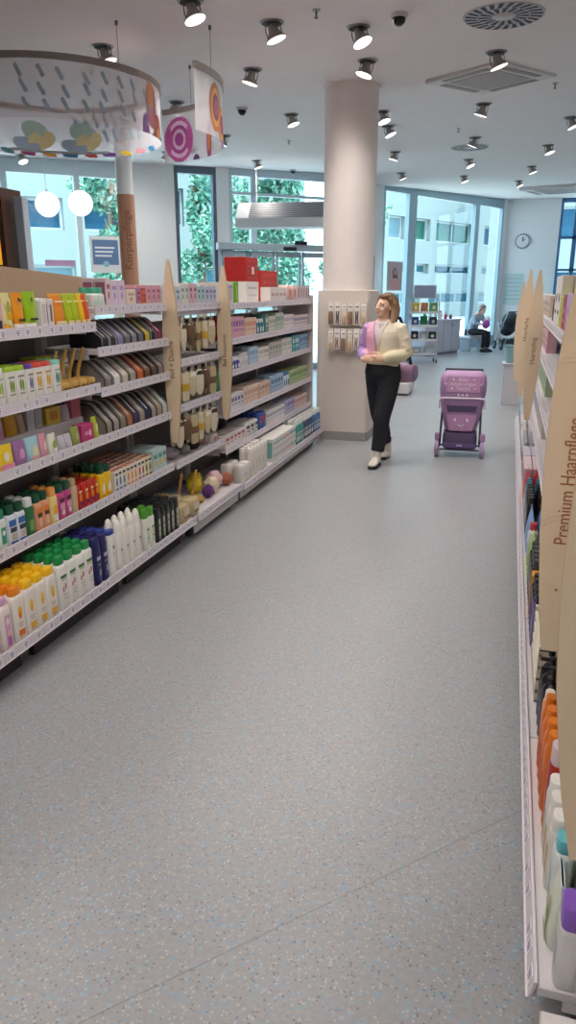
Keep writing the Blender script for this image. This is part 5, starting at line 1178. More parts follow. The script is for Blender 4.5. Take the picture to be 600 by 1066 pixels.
def add_hand(b, wrist, d, n, side, curl, m, spread=.006, thumb=.6):
    """palm plus five separate fingers; d along the hand, n out of the palm, side = +1/-1 where the thumb sits"""
    d = Vector(d).normalized(); n = Vector(n); n = (n - d * n.dot(d)).normalized(); s = d.cross(n) * side
    w = Vector(wrist)
    b.tube([w - d * .03, w, w + d * .03, w + d * .065, w + d * .088], [(.02, .026), (.019, .026), (.015, .035), (.0145, .038), (.011, .035)], m, n=12, up=n)
    for k, (o, L) in enumerate(((.027, .068), (.0095, .077), (-.0085, .071), (-.026, .055))):
        p = w + d * (.08 - abs(o) * .12) + s * o; pts = [p - d * .02, p]; a = 0
        for q, f in enumerate((.45, .32, .25)):
            a += curl[q]; p = p + (d * math.cos(a) + n * math.sin(a)) * L * f + s * spread * (1 if o > 0 else -1) * .3; pts.append(p)
        b.tube(pts, [.0092, .0092, .0086, .0078, .0066], m, n=8, up=s); b.ball(pts[-1], .0066, m, n=8, m=6)
    p = w + d * .022 + s * .026; q = p + (d * .55 + s * .75 + n * .3).normalized() * .034; r = q + (d * .9 + s * .15 + n * thumb).normalized() * .03; e = r + (d * .95 + n * thumb).normalized() * .024
    b.tube([p - s * .012, p, q, r, e], [.013, .0135, .0115, .0095, .0075], m, n=8, up=n); b.ball(e, .0075, m, n=8, m=6)
def add_head(b, T, m):
    """T maps head-local (neck pivot at origin, face -y) into body space"""
    R = T.to_3x3()
    def ball(c, r): b.ball(T @ Vector(c), r, m, n=20, m=14, T=R)
    ball((0, .015, .125), (.072, .09, .088)); ball((0, -.03, .085), (.058, .062, .08)); ball((0, -.045, .035), (.038, .04, .032)); ball((0, -.072, .02), (.02, .018, .017))
    for sx in (-1, 1):
        ball((sx * .034, -.062, .07), (.024, .022, .024)); ball((sx * .07, .012, .09), (.01, .02, .032)); ball((sx * .03, -.078, .122), (.024, .012, .009))
    b.tube([T @ Vector(v) for v in ((0, -.086, .118), (0, -.098, .1), (0, -.112, .078), (0, -.1, .07))], [.008, .010, .0125, .009], m, n=8)
    for sx in (-1, 1): ball((sx * .010, -.098, .074), (.008, .009, .006))
    ball((0, -.089, .047), (.02, .011, .0055)); ball((0, -.087, .038), (.017, .011, .006))
def add_face(T, par):
    R = T.to_3x3()
    for sx in (-1, 1):
        b = MB(); b.ball(T @ Vector((sx * .031, -.0795, .104)), (.0145, .0105, .0085), M('ece6e0', .3), n=12, m=8, T=R); e = b.build('eye', par)
        b = MB(); b.ball(T @ Vector((sx * .031 - .002, -.0882, .104)), (.0062, .0035, .0064), M('3a2a20', .2), n=10, m=6, T=R); b.build('iris', e)
        b = MB(); b.tube([T @ Vector((sx * .012, -.092, .123)), T @ Vector((sx * .032, -.091, .129)), T @ Vector((sx * .05, -.075, .122))], [.0028, .0036, .002], M('5c4030', .7), n=6); b.build('eyebrow', par)
    b = MB(); b.ball(T @ Vector((0, -.0975, .0475)), (.018, .005, .0042), lipM, n=12, m=6, T=R); b.ball(T @ Vector((0, -.0955, .0395)), (.0155, .005, .0048), lipM, n=12, m=6, T=R); b.build('lips', par)
# --- the woman walking up the aisle
W = thing('person', 'woman in a pastel split colour jacket and black trousers walking with clasped hands', 'person', (-1.135, 7.1, 0), math.radians(-16))
HT = Matrix.Translation((.0, -.012, 1.415)) @ Matrix.Rotation(math.radians(-20), 4, 'Z') @ Matrix.Rotation(math.radians(-4), 4, 'X')
hipL, kneeL, ankL = (.085, .0, .88), (.055, -.1, .49), (.02, -.115, .085)
hipR, kneeR, ankR = (-.085, .02, .88), (-.085, .115, .49), (-.062, .29, .105)
shL, elL, wrL = (.172, .01, 1.325), (.235, .02, 1.085), (.075, -.185, 1.05)
shR, elR, wrR = (-.172, .01, 1.325), (-.225, .015, 1.085), (-.10, -.195, 1.045)
b = MB()
b.sect([(.8, .1, .08), (.86, .15, .105), (.93, .158, .108), (1.02, .125, .09), (1.1, .122, .088), (1.22, .14, .105), (1.3, .155, .1), (1.36, .11, .075), (1.4, .055, .055), (1.47, .05, .052, 0, -.008)], skinM, n=28, e=2.2)
for h_, k_, a_ in ((hipL, kneeL, ankL), (hipR, kneeR, ankR)):
    mid = [(h_[i] * .5 + k_[i] * .5) for i in range(3)]; cal = [(k_[i] * .6 + a_[i] * .4) for i in range(3)]; cal[1] += .015
    b.tube([h_, mid, k_, cal, a_, (a_[0] - .005, a_[1] - .02, a_[2] - .04)], [.085, .072, .052, .046, .026, .024], skinM, n=14, up=(0, 1, 0))
    b.tube([(a_[0], a_[1] + .03, a_[2] - .05), (a_[0] - .005, a_[1] - .05, a_[2] - .055), (a_[0] - .012, a_[1] - .12, a_[2] - .062)], [.018, .018, .013], skinM, n=10)
for s_, e_, w_ in ((shL, elL, wrL), (shR, elR, wrR)):
    b.tube([(s_[0] * .7, s_[1], s_[2] - .01), s_, [(s_[i] + e_[i]) / 2 for i in range(3)], e_, [(e_[i] + w_[i]) / 2 for i in range(3)], w_], [.045, .042, .04, .036, .033, .024], skinM, n=12)
add_hand(b, wrL, (-.9, -.42, .02), (.35, .9, -.1), -1, (.5, .9, .5), skinM)
add_hand(b, (wrR[0], wrR[1] - .02, wrR[2] - .005), (.88, -.4, .1), (.45, .88, -.05), 1, (.45, .8, .5), skinM)
add_head(b, HT, skinM)
body = mesh_obj('body', remeshed(b, .0055, 2, .5), W, [skinM])
add_face(HT, W)
# hair
b = MB(); R3h = HT.to_3x3()
b.ball(HT @ Vector((0, .034, .145)), (.083, .088, .09), hairA, n=22, m=14, T=R3h)
b.ball(HT @ Vector((.012, -.02, .184)), (.06, .055, .034), hairA, n=16, m=10, T=R3h)
for sx in (-1, 1):
    for (pts, r) in (([(sx * .02, -.04, .2), (sx * .07, -.012, .16), (sx * .083, .028, .09), (sx * .084, .03, .02), (sx * .08, .015, -.07)], [.02, .022, .024, .026, .014]),
                     ([(sx * .03, .03, .2), (sx * .083, .04, .12), (sx * .088, .045, .03), (sx * .085, .03, -.085)], [.03, .034, .034, .018]),
                     ([(sx * .03, .08, .17), (sx * .05, .1, .08), (sx * .052, .09, -.09)], [.04, .04, .024])):
        b.tube([HT @ Vector(p) for p in pts], r, hairA, n=10)
b.tube([HT @ Vector(p) for p in ((0, .09, .18), (0, .115, .08), (0, .1, -.1))], [.05, .046, .026], hairA, n=10)
mesh_obj('hair', remeshed(b, .0065, 2, .5), W, [hair_material()])
# tee shirt
teeM = M('dccfd0', .75)
b = MB(); b.sect([(1.0, .135, .1), (1.1, .137, .102), (1.22, .155, .119), (1.3, .165, .112), (1.355, .115, .085), (1.385, .075, .07)], teeM, n=28, e=2.2)
b.build('tee_shirt', W, smooth=60)
b = MB()
b.tube([(.055 * math.sin(a), -.012 - .085 * math.cos(a) * (1 if math.cos(a) > 0 else .6), 1.385 - .03 * max(0, math.cos(a))) for a in [2 * PI * k / 24 for k in range(25)]], .0018, M('8a8078', .3, .8), n=5); b.ball((0, -.1, 1.34), .006, M('8a8078', .3, .8), n=8, m=6); b.build('necklace', W)
# jacket: dyed lilac, pink and cream panels, open at the neck
jl, jp, jc, jy = M('a98bc0', .7, var=.05), M('d9a3bb', .7, var=.05), M('e2d6c0', .7, var=.05), M('dcd2b0', .7, var=.05)
b = MB()
b.sect([(.985, .155, .122), (1.0, .168, .13), (1.06, .172, .132), (1.15, .17, .13), (1.24, .178, .135), (1.29, .17, .122), (1.335, .135, .1), (1.37, .09, .085), (1.40, .075, .078, 0, .005)], jc, n=32, e=2.3)
for s_, e_, w_ in ((shL, elL, wrL), (shR, elR, wrR)):
    m1 = [(s_[i] + e_[i]) / 2 for i in range(3)]; m2 = [(e_[i] + w_[i]) / 2 for i in range(3)]; d = (Vector(w_) - Vector(m2)).normalized()
    b.tube([(s_[0] * .55, s_[1], s_[2] + .0), (s_[0] * .95, s_[1], s_[2] - .012), m1, e_, (e_[0] * .86 + w_[0] * .14, e_[1] * .86 + w_[1] * .14 - .01, e_[2] - .012), m2, Vector(w_) - d * .025, Vector(w_) - d * .005], [.058, .068, .062, .058, .057, .054, .045, .034], jc, n=16)
    for k in range(4):   # sleeve folds
        t_ = .25 + .2 * k; c = Vector(s_).lerp(Vector(e_), t_); b.ball(c + Vector((math.copysign(.01, s_[0]), -.01, 0)), (.056, .058, .012), jc, n=12, m=8, T=Matrix.Rotation(.5 * (-1) ** k, 3, 'Y'))
for k in range(5): b.ball((.05 - .04 * k, -.03, 1.005 + .018 * k), (.13, .105, .014), jc, n=18, m=8, T=Matrix.Rotation(.25 * (-1) ** k, 3, 'Y'))
def vneck(c, n):
    return c.y < -.03 and c.z > 1.12 and abs(c.x + .012) < .012 + .055 * (c.z - 1.12) / .26 and n.y < .3
def jpick(c, n):
    if c.x < -.165 or (c.x < -.06 and c.y < -.16): return 0
    if c.x < -.015 and c.z > 1.04: return 1
    if c.z < 1.13 + .02 * math.sin(c.x * 30): return 3
    return 2
mesh_obj('jacket', remeshed(b, .0075, 2, .5), W, [jl, jp, jc, jy], pick=jpick, drop=vneck)
b = MB()
for sx in (-1, 1):
    pts = [(sx * .07, .0, 1.395), (sx * .066 - .01, -.075, 1.365), (sx * .045 - .012, -.118, 1.29), (sx * .026 - .012, -.137, 1.2), (-.012 + sx * .012, -.137, 1.12)]
    b.tube(pts, [.012, .011, .008, .007, .006], jp if sx < 0 else jc, n=8)
b.build('lapel', W)
# trousers
trM = M('191a22', .8, scale=40, var=.15)
b = MB()
b.sect([(.79, .11, .09, 0, .01), (.83, .16, .118, 0, .008), (.9, .182, .13), (.97, .17, .12), (1.02, .15, .108), (1.03, .145, .102)], trM, n=28, e=2.2)
for h_, k_, a_ in ((hipL, kneeL, ankL), (hipR, kneeR, ankR)):
    mid = [(h_[i] * .5 + k_[i] * .5) for i in range(3)]; cal = [(k_[i] * .5 + a_[i] * .5) for i in range(3)]; cal[1] += .012
    hem = [k_[i] * .17 + a_[i] * .83 for i in range(3)]
    b.tube([(h_[0], h_[1], h_[2] + .03), h_, mid, k_, cal, hem], [.095, .104, .098, .082, .072, .064], trM, n=18, up=(0, 1, 0))
    for q in (.15, .45, .75): c = Vector(k_).lerp(Vector(a_), q); b.ball(c, (.073 - .012 * q, .071 - .012 * q, .012), trM, n=14, m=8, T=Matrix.Rotation(.35, 3, 'Y'))
mesh_obj('trousers', remeshed(b, .0075, 2, .5), W, [trM])
# trainers
shM, soM = M('ece4d8', .6), M('17171a', .6)
for nm, a_, pit in (('L', ankL, 0.), ('R', ankR, .16)):
    R = Matrix.Translation((a_[0], a_[1], .0)) @ Matrix.Rotation(.12 if nm == 'L' else -.05, 4, 'Z') @ Matrix.Translation((0, -.14, 0)) @ Matrix.Rotation(-pit, 4, 'X') @ Matrix.Translation((0, .14, 0))
    b = MB()
    b.tube([(0, .062, .055), (0, .035, .058), (0, -.02, .06), (0, -.08, .05), (0, -.13, .042), (0, -.165, .036)], [(.032, .026), (.043, .033), (.046, .036), (.034, .042), (.026, .041), (.014, .026)], shM, n=16)
    b.tube([(0, .0, .06), (0, .008, .115)], [(.038, .034), (.042, .037)], shM, n=14, up=(0, 1, 0))
    b.v = [tuple(R @ Vector(v)) for v in b.v]
    me = remeshed(b, .006, 2, .5); sh = mesh_obj('shoe', me, W, [shM])
    b = MB(); out = [(.03, .06), (.038, .02), (.04, -.05), (.046, -.11), (.036, -.155), (.014, -.178), (-.014, -.178), (-.036, -.155), (-.044, -.11), (-.038, -.05), (-.036, .02), (-.028, .06), (0, .072)]
    vs = [(x, y, .001 + (.012 if y < -.15 else 0)) for x, y in out] + [(x * 1.03, y * 1.01, .026) for x, y in out]; n_ = len(out)
    b.add(vs, [tuple(range(n_)), tuple(range(n_, 2 * n_))[::-1]] + [((k + 1) % n_, k, k + n_, (k + 1) % n_ + n_) for k in range(n_)], soM)
    b.v = [tuple(R @ Vector(v)) for v in b.v]; b.build('sole', sh, smooth=40)
    b = MB()
    for k in range(4): b.tube([(-.02, -.03 - .018 * k, .098 - .009 * k), (0, -.035 - .018 * k, .103 - .009 * k), (.02, -.03 - .018 * k, .098 - .009 * k)], .0035, M('efe9df', .7), n=5)
    b.v = [tuple(R @ Vector(v)) for v in b.v]; b.build('laces', sh)
    b = MB(); b.tube([R @ Vector((0, .0, .08)), Vector(a_) + Vector((0, .008, .03)), Vector(a_) + Vector((0, .012, .12))], [.046, .047, .05], M('e6dfd4', .8), n=14, up=(0, 1, 0)); b.build('sock', W)
# soft bag slung behind her back
t = thing('duffel_bag', 'lilac pink duffel bag slung behind the back of the walking woman', 'bag', (-1.135, 7.1, 0), math.radians(-16))
b = MB(); b.tube([(-.255, .215, .89), (-.24, .215, .89), (-.12, .225, .885), (.1, .225, .885), (.23, .215, .89), (.245, .215, .89)], [(.05, .045), (.085, .07), (.095, .08), (.095, .08), (.085, .07), (.05, .045)], M('c49fc0', .7), n=18); b.build('body', t)
b = MB()
for sx in (-1, 1): b.tube([(sx * .245, .215, .89), (sx * .252, .215, .89)], [.075, .06], M('8d7f9c', .6), n=16)
b.build('end_panel', t)
b = MB(); b.tube([(.2, .2, .97), (.17, .165, 1.15), (.13, .15, 1.32), (.12, .06, 1.42), (.115, .0, 1.415)], [(.004, .018)] * 5, M('3f3a48', .7), n=8, up=(0, 1, 0)); b.build('strap', t)
# --- purple pram-like trolley with a face
C = thing('shopping_pram', 'small purple pram trolley with a white smiling face standing in the aisle', 'pram', (-.405, 7.78, 0), math.radians(3))
pu, pl, pd, pw = M('b089b6', .5), M('cd9ac6', .5), M('594a6c', .55), M('efe6ee', .5)
b = MB()   # hood shell
b.sect([(.60, .222, .15), (.66, .232, .165), (.76, .234, .17), (.82, .226, .16), (.85, .205, .14), (.862, .17, .11)], pu, n=32, e=5); hd = b.build('hood', C, smooth=60)
b = MB(); b.art([('r', 0, .752, .78, .078, pl)], .234, .171, 5, off=.002); b.build('hood_panel', hd, smooth=60)
def face_T(z, y): return Matrix.Translation((0, y, z)) @ Matrix.Rotation(PI / 2, 4, 'X')
for z, s_, sz in ((.800, 'Baby', .05), (.755, 'Kinderwagen', .048), (.71, 'Tasche', .05)):
    text_obj('lettering', s_, sz, pw, hd, face_T(z, -.1755), .0006)
b = MB()
for z, w_ in ((.800, .085), (.755, .16), (.71, .095)):
    for sg_, dx in ((1, w_ + .016),):
        b.tube([(dx - .009, -.176, z), (dx - .002, -.176, z - .01), (dx + .012, -.176, z + .012)], .0028, pw, n=4)
    b.ball((-w_ - .015, -.175, z), (.009, .003, .012), pw, n=8, m=6)
for k in (-1, 0, 1):
    b.ball((k * .042, -.174, .645), (.012, .004, .012), pw, n=10, m=6)
b.build('printed_marks', hd)
b = MB()   # white piping round the body opening
b.tube([(-.225, -.135, .5), (-.226, -.15, .575), (-.215, -.168, .608), (-.16, -.172, .614), (.16, -.172, .614), (.215, -.168, .608), (.226, -.15, .575), (.225, -.135, .5)], .0085, pw, n=8); b.build('piping', hd)
b = MB()   # body tapering down
b.sect([(.26, .150, .12, 0, .02), (.29, .165, .13, 0, .015), (.42, .195, .145, 0, .005), (.56, .222, .155), (.605, .222, .15)], M('a380ab', .5), n=32, e=5); bd = b.build('seat_shell', C, smooth=60)
def fy(z): return -(.13 - .015 + (z - .29) / .27 * .04)
b = MB(); b.add([(-.155, fy(.56) - .004, .535), (.155, fy(.56) - .004, .535), (.14, fy(.47) - .005, .468), (-.14, fy(.47) - .005, .468)], [(3, 2, 1, 0)], pd); b.build('pocket_slot', bd, smooth=0)
b = MB(); b.add([(-.150, fy(.44) - .006, .44), (.155, fy(.44) - .006, .44), (.115, fy(.28) - .004, .268), (-.115, fy(.28) - .004, .268)], [(3, 2, 1, 0)], pl); b.build('face_panel', bd, smooth=0)
b = MB()
for sx in (-1, 1): b.ball((sx * .062, fy(.385) - .007, .385), (.013, .003, .02), pw, n=10, m=8)
b.tube([(-.03, fy(.33) - .009, .337), (-.016, fy(.33) - .009, .326), (0, fy(.33) - .009, .322), (.016, fy(.33) - .009, .326), (.03, fy(.33) - .009, .337)], .005, pw, n=6); b.build('face_print', bd)
b = MB()   # lower basket
b.sect([(.085, .165, .15), (.1, .175, .16), (.2, .175, .165), (.25, .168, .15)], pd, n=28, e=6); bs = b.build('basket', C, smooth=50)
b = MB(); b.box((-.165, -.168, .1), (.165, -.161, .15), M('6a5288', .5), .003)
for k in (-1, 0, 1): b.ball((k * .02, -.169, .125), (.007, .002, .008), pw, n=8, m=6)
b.build('front_band', bs, smooth=40)
b = MB()
for sx in (-1, 1):
    b.tube([(sx * .19, .1, .62), (sx * .205, .12, .3), (sx * .205, .12, .09)], .011, M('5c5868', .4, .5), n=8); b.tube([(sx * .19, -.08, .5), (sx * .2, -.1, .25), (sx * .205, -.12, .1)], .011, M('5c5868', .4, .5), n=8)
b.tube([(-.2, .12, .07), (.2, .12, .07)], .01, M('5c5868', .4, .5), n=8); b.tube([(-.2, -.12, .07), (.2, -.12, .07)], .01, M('5c5868', .4, .5), n=8)
b.build('frame', C)
for sx in (-1, 1):
    for y, r in ((-.14, .085), (.14, .095)):
        b = MB(); b.sect([(-.02, r * .8, r * .8), (-.016, r, r), (.016, r, r), (.02, r * .8, r * .8)], M('ae93ba', .55), n=26)
        b.v = [(sx * .228 + z_, y + x_, r + y_) for x_, y_, z_ in b.v]; wl = b.build('wheel', C, smooth=40)
        b = MB(); b.sect([(-.024, r * .45, r * .45), (.024, r * .45, r * .45)], M('cdbfd4', .4), n=18); b.v = [(sx * .228 + z_, y + x_, r + y_) for x_, y_, z_ in b.v]; b.build('hub_cap', wl, smooth=40)
    b = MB(); b.box((sx * .228 - .026, -.17, .17), (sx * .228 + .026, -.1, .25), pu, .012); b.build('mudguard', C, smooth=0)
b = MB(); b.tube([(-.19, .15, .7), (-.19, .24, .86), (.19, .24, .86), (.19, .15, .7)], .012, M('3f3a48', .6), n=8); b.build('push_handle', C)
# --- seated person with a bundle at the far windows
SX, SY = -.95, 21.45; SR = math.radians(55)
SP = thing('person', 'person in pale blue top and dark trousers sitting bent over a purple bundle', 'person', (SX, SY, 0), SR)
HT2 = Matrix.Translation((0, -.2, 1.04)) @ Matrix.Rotation(math.radians(35), 4, 'X')
b = MB()
b.tube([(0, .02, .45), (0, .03, .6), (0, -.03, .8), (0, -.12, .97), (0, -.18, 1.04), (0, -.21, 1.09)], [(.11, .16), (.105, .145), (.11, .16), (.09, .17), (.055, .07), (.05, .05)], skinM, n=20, up=(0, 1, 0))
legs = []
for sx in (-1, 1):
    b.tube([(sx * .09, .03, .5), (sx * .1, -.2, .51), (sx * .1, -.42, .49), (sx * .1, -.44, .28), (sx * .1, -.42, .09)], [.085, .075, .055, .05, .036], skinM, n=12, up=(0, 0, 1))
    b.tube([(sx * .1, -.39, .045), (sx * .1, -.5, .04), (sx * .1, -.58, .03)], [.032, .034, .022], skinM, n=10)
    b.tube([(sx * .17, -.12, .96), (sx * .22, -.2, .76), (sx * .1, -.38, .74)], [.05, .042, .028], skinM, n=10)
    add_hand(b, (sx * .09, -.39, .74), (-sx * .5, -.8, 0), (-sx * .8, .4, .2), sx, (.4, .5, .4), skinM)
add_head(b, HT2, skinM); mesh_obj('body', remeshed(b, .008, 2, .5), SP, [skinM]); add_face(HT2, SP)
b = MB(); b.ball(HT2 @ Vector((0, .035, .14)), (.088, .092, .095), hairA, n=20, m=12, T=HT2.to_3x3())
for sx in (-1, 1): b.tube([HT2 @ Vector(v) for v in ((sx * .05, .0, .19), (sx * .085, .01, .1), (sx * .075, .02, .02))], [.03, .028, .018], hairA, n=8)
mesh_obj('hair', remeshed(b, .009, 2), SP, [M('8d7f78', .6, scale=40, var=.2)])
b = MB(); tp = M('a9bccb', .75)
b.tube([(0, .02, .44), (0, .03, .6), (0, -.03, .8), (0, -.12, .96), (0, -.17, 1.02)], [(.125, .175), (.122, .16), (.125, .175), (.105, .18), (.065, .08)], tp, n=22, up=(0, 1, 0))
for sx in (-1, 1): b.tube([(sx * .12, -.12, .96), (sx * .17, -.12, .95), (sx * .225, -.2, .76), (sx * .125, -.355, .74)], [.06, .062, .052, .036], tp, n=12)
mesh_obj('top', remeshed(b, .009, 2), SP, [tp])
b = MB(); b.tube([(0, .06, .53), (0, -.05, .53)], [(.11, .17), (.1, .17)], trM, n=16)
for sx in (-1, 1): b.tube([(sx * .09, .05, .52), (sx * .1, -.2, .52), (sx * .1, -.43, .5), (sx * .1, -.45, .3), (sx * .1, -.43, .12)], [.1, .09, .07, .062, .058], trM, n=14, up=(0, 0, 1))
mesh_obj('trousers', remeshed(b, .009, 2), SP, [trM])
for sx in (-1, 1):
    b = MB(); b.tube([(sx * .1, -.37, .045), (sx * .1, -.44, .05), (sx * .1, -.53, .04), (sx * .1, -.6, .032)], [(.042, .036), (.048, .04), (.036, .044), (.02, .028)], soM, n=12); b.build('shoe', SP)
t = thing('blanket_bundle', 'purple and white bundle held by the seated person', 'blanket', (SX, SY, 0), SR)
b = MB(); b.ball((0, -.41, .74), (.13, .09, .12), M('b05ab0', .8), n=18, m=12); 
t_b = b.build('blanket', t); b = MB(); b.ball((.07, -.4, .86), (.08, .075, .09), M('e0dadc', .8), n=14, m=10); b.build('hood', t)
t = thing('bench', 'pale padded bench under the seated person', 'bench', (SX, SY, 0), SR)
b = MB(); b.box((-.28, -.13, .34), (.62, .36, .41), M('d8dade', .5), .02); b.build('seat', t, smooth=0)
for x in (-.2, .54):
    b = MB(); b.box((x - .03, -.08, 0), (x + .03, .25, .34), M('a9adb8', .5), .004); b.build('leg', t, smooth=0)
hb = thing('handbag', 'black handbag on the bench beside the seated person', 'bag', (SX - .02, SY - .02, .411), SR)
q = rotz((.1, .26, 0), SR); hb.location = (SX + q.x, SY + q.y, .411)
b = MB(); b.sect([(0, .13, .06), (.1, .12, .055), (.17, .1, .03)], M('1c1b20', .5), n=18, e=4); b.build('body', hb); b = MB(); b.tube([(-.07, 0, .16), (-.05, 0, .25), (.05, 0, .25), (.07, 0, .16)], .008, M('1c1b20', .5), n=6); b.build('handle', hb)
# pram parked at the right of the bench
P_ = thing('pram', 'dark pram with silver frame parked right of the seated person', 'pram', (-.02, 22.3, 0), math.radians(200))
al = M('b4bcc8', .3, .7); nv = M('2a3038', .7)
b = MB()
for sx in (-1, 1):
    b.tube([(sx * .22, .5, 1.05), (sx * .24, .1, .62), (sx * .25, -.3, .16)], .014, al, n=8); b.tube([(sx * .24, .28, .14), (sx * .24, -.05, .55), (sx * .22, -.32, .72)], .014, al, n=8)
b.tube([(-.22, .5, 1.05), (.22, .5, 1.05)], .017, nv, n=8); b.tube([(-.25, .28, .14), (.25, .28, .14)], .012, al, n=8); b.tube([(-.25, -.3, .14), (.25, -.3, .14)], .012, al, n=8); b.build('frame', P_)
b = MB(); b.tube([(0, -.38, .62), (0, -.1, .52), (0, .16, .62), (0, .24, .88)], [(.1, .17), (.15, .2), (.14, .21), (.04, .2)], nv, n=18, up=(0, 0, 1)); b.build('seat', P_)
b = MB(); b.ball((0, .12, .82), (.24, .26, .22), nv, n=20, m=12); b.v = [v for v in b.v]; b.build('canopy', P_)
b = MB(); b.sect([(.16, .19, .2), (.3, .21, .23)], M('4a5058', .7), n=20, e=5); b.build('basket', P_)
for sx in (-1, 1):
    for y, r in ((-.3, .12), (.28, .14)):
        b = MB(); b.sect([(-.018, r * .88, r * .88), (-.014, r, r), (.014, r, r), (.018, r * .88, r * .88)], M('26282c', .6), n=24); b.v = [(sx * .27 + z_, y + x_, r + y_) for x_, y_, z_ in b.v]; wl = b.build('wheel', P_, smooth=40)
        b = MB(); b.sect([(-.021, r * .55, r * .55), (.021, r * .55, r * .55)], al, n=16); b.v = [(sx * .27 + z_, y + x_, r + y_) for x_, y_, z_ in b.v]; b.build('hub_cap', wl, smooth=40)
# ------------------------------------------------------------------ outside
random.seed(21)
gd = struct(quad('ground_outside', [(-60, -10, -.06), (60, -10, -.06), (60, 90, -.06), (-60, 90, -.06)], M('d9d9d5', .8, scale=.5)))
facM = M('778483', .7, scale=1.5, var=.03); glD = M('2c6472', .45, spec=.2); glB = M('1c4a62', .45, spec=.2)
def facade(label, P, ang, w, h, bands, zs=-.06, mat=facM, glass=glD, d=2.):
    """building front: wall with recessed windows; bands = (z0, z1, [(x0, x1, kind)])"""
    t = thing('building', label, 'building', (P.x, P.y, 0), ang)
    b = MB()
    xs0, xs1 = -w / 2, w / 2
    zprev = zs
    for z0, z1, wins in bands:
        b.box((xs0, 0, zprev), (xs1, d, z0), mat)
        x = xs0
        for x0, x1, k in wins: b.box((x, 0, z0), (x0, d, z1), mat); x = x1
        b.box((x, 0, z0), (xs1, d, z1), mat); zprev = z1
    b.box((xs0, 0, zprev), (xs1, d, h), mat); b.build('wall', t, smooth=0)
    for z0, z1, wins in bands:
        for x0, x1, k in wins:
            f = MB(); m = M('9aa4a6', .5); e = .1
            for q in ((x0, x0 + e, z0, z1), (x1 - e, x1, z0, z1), (x0 + e, x1 - e, z0, z0 + e), (x0 + e, x1 - e, z1 - e, z1)): f.box((q[0], .25, q[2]), (q[1], .4, q[3]), m)
            n_ = max(1, int((x1 - x0) / 1.6))
            for j in range(1, n_): xx = x0 + (x1 - x0) * j / n_; f.box((xx - .05, .25, z0 + e), (xx + .05, .4, z1 - e), m)
            fo = f.build('window', t, smooth=0)
            g = MB(); g.box((x0 + .02, .36, z0 + .02), (x1 - .02, .4, z1 - .02), (glass, glB, M('235c50', .45, spec=.2), M('62808a', .5))[k]); g.build('pane', fo, smooth=0)
    return t
def tree(label, x, y, h, r, c1='3a7464', c2='5c937a', n=7500):
    t = thing('tree', label, 'tree', (x, y, -.06), 0, 'trees outside the shop')
    b = MB(); b.tube([(0, 0, 0), (.05, .02, h * .3), (-.03, 0, h * .55), (.02, .05, h * .85)], [.16, .12, .09, .03], M('6a5a48', .8), n=9)
    for k in range(7):
        a = k * 2.4; z = h * (.3 + .07 * k); b.tube([(0, 0, z), (math.cos(a) * r * .5, math.sin(a) * r * .5, z + h * .14)], [.05, .015], M('6a5a48', .8), n=6)
    b.build('trunk', t)
    b = MB(); ms = [M(c1, .7), M(c2, .7), M('86ae98', .7)]
    blobs = [(random.uniform(-.55, .55) * r, random.uniform(-.55, .55) * r, h * random.uniform(.28, .9), r * random.uniform(.35, .6)) for _ in range(16)]
    for i in range(n):
        bx_, by_, bz_, br = random.choice(blobs); v = Vector((random.gauss(0, 1), random.gauss(0, 1), random.gauss(0, 1))).normalized() * br * random.uniform(.6, 1.05)
        p = Vector((bx_, by_, bz_)) + v; s_ = random.uniform(.06, .12)
        u = Vector((random.gauss(0, 1), random.gauss(0, 1), random.gauss(0, 1))).normalized(); w_ = u.orthogonal().normalized()
        b.add([p - u * s_, p - w_ * s_ * .5, p + u * s_, p + w_ * s_ * .5], [(0, 1, 2, 3)], random.choice(ms))
    b.build('foliage', t, smooth=0)
# white block seen through the far window, its front square to the view
FP = onB(29.5, -14.)
facade('white block with bands of teal windows seen through the far window', FP, angB, 21, 14,
       ((.75, 1.45, ((-8.5, -5.1, 0), (-4.2, .9, 0), (1.7, 6.5, 3))), (2.5, 3.05, ((-8.5, -6.1, 0), (-5.65, -4.35, 0), (-3.7, .8, 1), (1.9, 3.9, 3))), (4.3, 5.5, ((-8.5, -7.0, 3), (-6.05, -4.4, 2), (-3.75, .5, 2), (1.9, 3.5, 1))), (6.8, 7.5, ((1.7, 3.9, 0),))))
LP_ = onA(1.5, -15.)
facade('pale building with a dark blue upper window seen through the left shop window', LP_, angA, 15, 16, ((.6, 2.5, ((-6, -2.6, 3), (-1.8, 4.2, 3), (4.8, 7., 3))), (3.7, 4.8, ((-6, -2.2, 1), (-1.4, 1.6, 1), (2.2, 3.9, 1), (4.6, 6.6, 1)))), glass=glB)
facade('pale grey block added behind the entrance trees to cover the bright sky', onA(12.8, -20.), angA, 10.5, 15, ((1.2, 2.6, ((-4.5, -1, 0), (0, 4, 0))), (4.4, 6., ((-4.5, -1, 1), (0, 4, 1))), (8, 9.6, ((-4.5, -1, 1), (0, 4, 1)))))  # added block, keeps the sky behind the trees from burning out
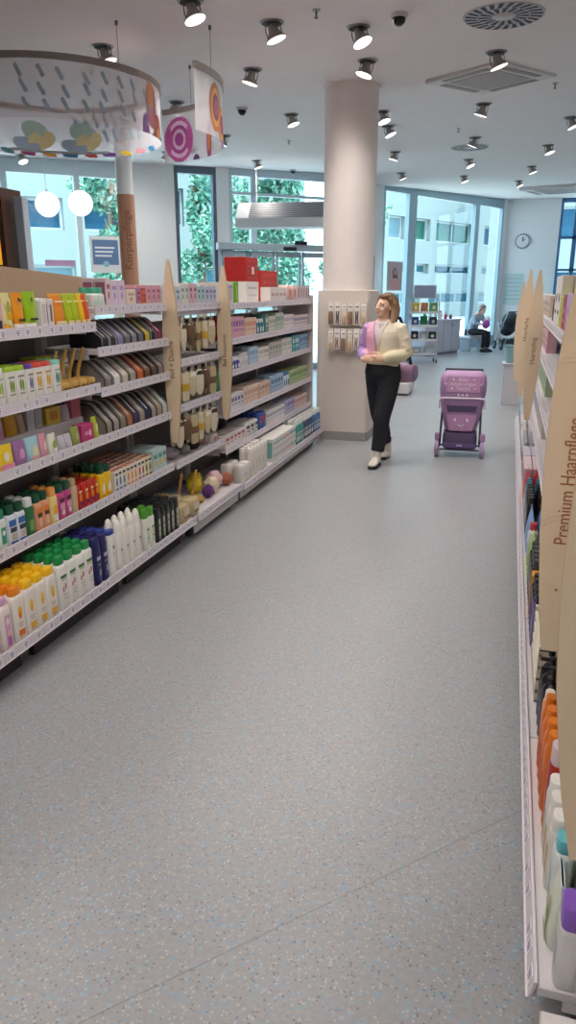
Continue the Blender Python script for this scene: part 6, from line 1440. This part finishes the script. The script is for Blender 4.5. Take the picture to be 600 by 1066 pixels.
facade('grey blue block seen through the blue framed window at the far right', Vector((5.5, 44.)), 0, 14, 15, ((1.2, 2.6, ((-6, -1.5, 1), (-.5, 5, 0))), (4.2, 5.8, ((-6, -1.5, 1), (-.5, 5, 1))), (7.4, 9., ((-6, -1.5, 0), (-.5, 5, 1)))))
for lab, s, off, h, r in (('slim leafy tree outside the left shop window by the slim column', 5.35, -8, 6.2, .85), ('leafy tree filling the narrow shop window right of the white pier', 8.0, -8., 8, 1.15), ('leafy tree left of the pillar beyond the entrance door', 10.6, -8., 7., 1.25), ('leafy tree behind the pillar beyond the entrance', 13.4, -8., 8.5, 1.3), ('low bushy tree farther out beyond the entrance', 11.5, -12., 6.5, 1.5)):
    q = onA(s, off); tree(lab, q.x, q.y, h, r)
# ------------------------------------------------------------------ light, camera
w = bpy.data.worlds.new('sky'); SC.world = w; w.use_nodes = True
bg = w.node_tree.nodes['Background']; bg.inputs[0].default_value = (.58, .81, 1., 1); bg.inputs[1].default_value = 4.0
sun = bpy.data.lights.new('sun', 'SUN'); sun.energy = 5.0; sun.angle = .02; sun.color = (1., .97, .92)
so = bpy.data.objects.new('sun', sun); COL.objects.link(so); so.rotation_euler = Vector((-.22, .36, -.92)).to_track_quat('-Z', 'Y').to_euler()
for p in PROTO: bpy.data.objects.remove(p)
cam = bpy.data.cameras.new('camera'); co = bpy.data.objects.new('camera', cam); COL.objects.link(co); SC.camera = co
cam.sensor_fit = 'VERTICAL'; cam.sensor_height = 36.; cam.lens = 36. * 760. / 1066.; cam.clip_start = .03; cam.clip_end = 300
co.location = (0, 0, 1.68)
yaw, pit = math.radians(16.403), math.radians(17.044)
co.rotation_euler = (PI / 2 - pit, 0, yaw)
SC.view_settings.view_transform = 'Standard'; SC.view_settings.look = 'None'; SC.view_settings.gamma = 1.; SC.view_settings.use_curve_mapping = False
SC.view_settings.exposure = .48
SC.cycles.use_denoising = True; SC.cycles.max_bounces = 8; SC.cycles.diffuse_bounces = 4; SC.cycles.transparent_max_bounces = 16; SC.cycles.caustics_reflective = False; SC.cycles.caustics_refractive = False
SC.cycles.sample_clamp_indirect = 6.
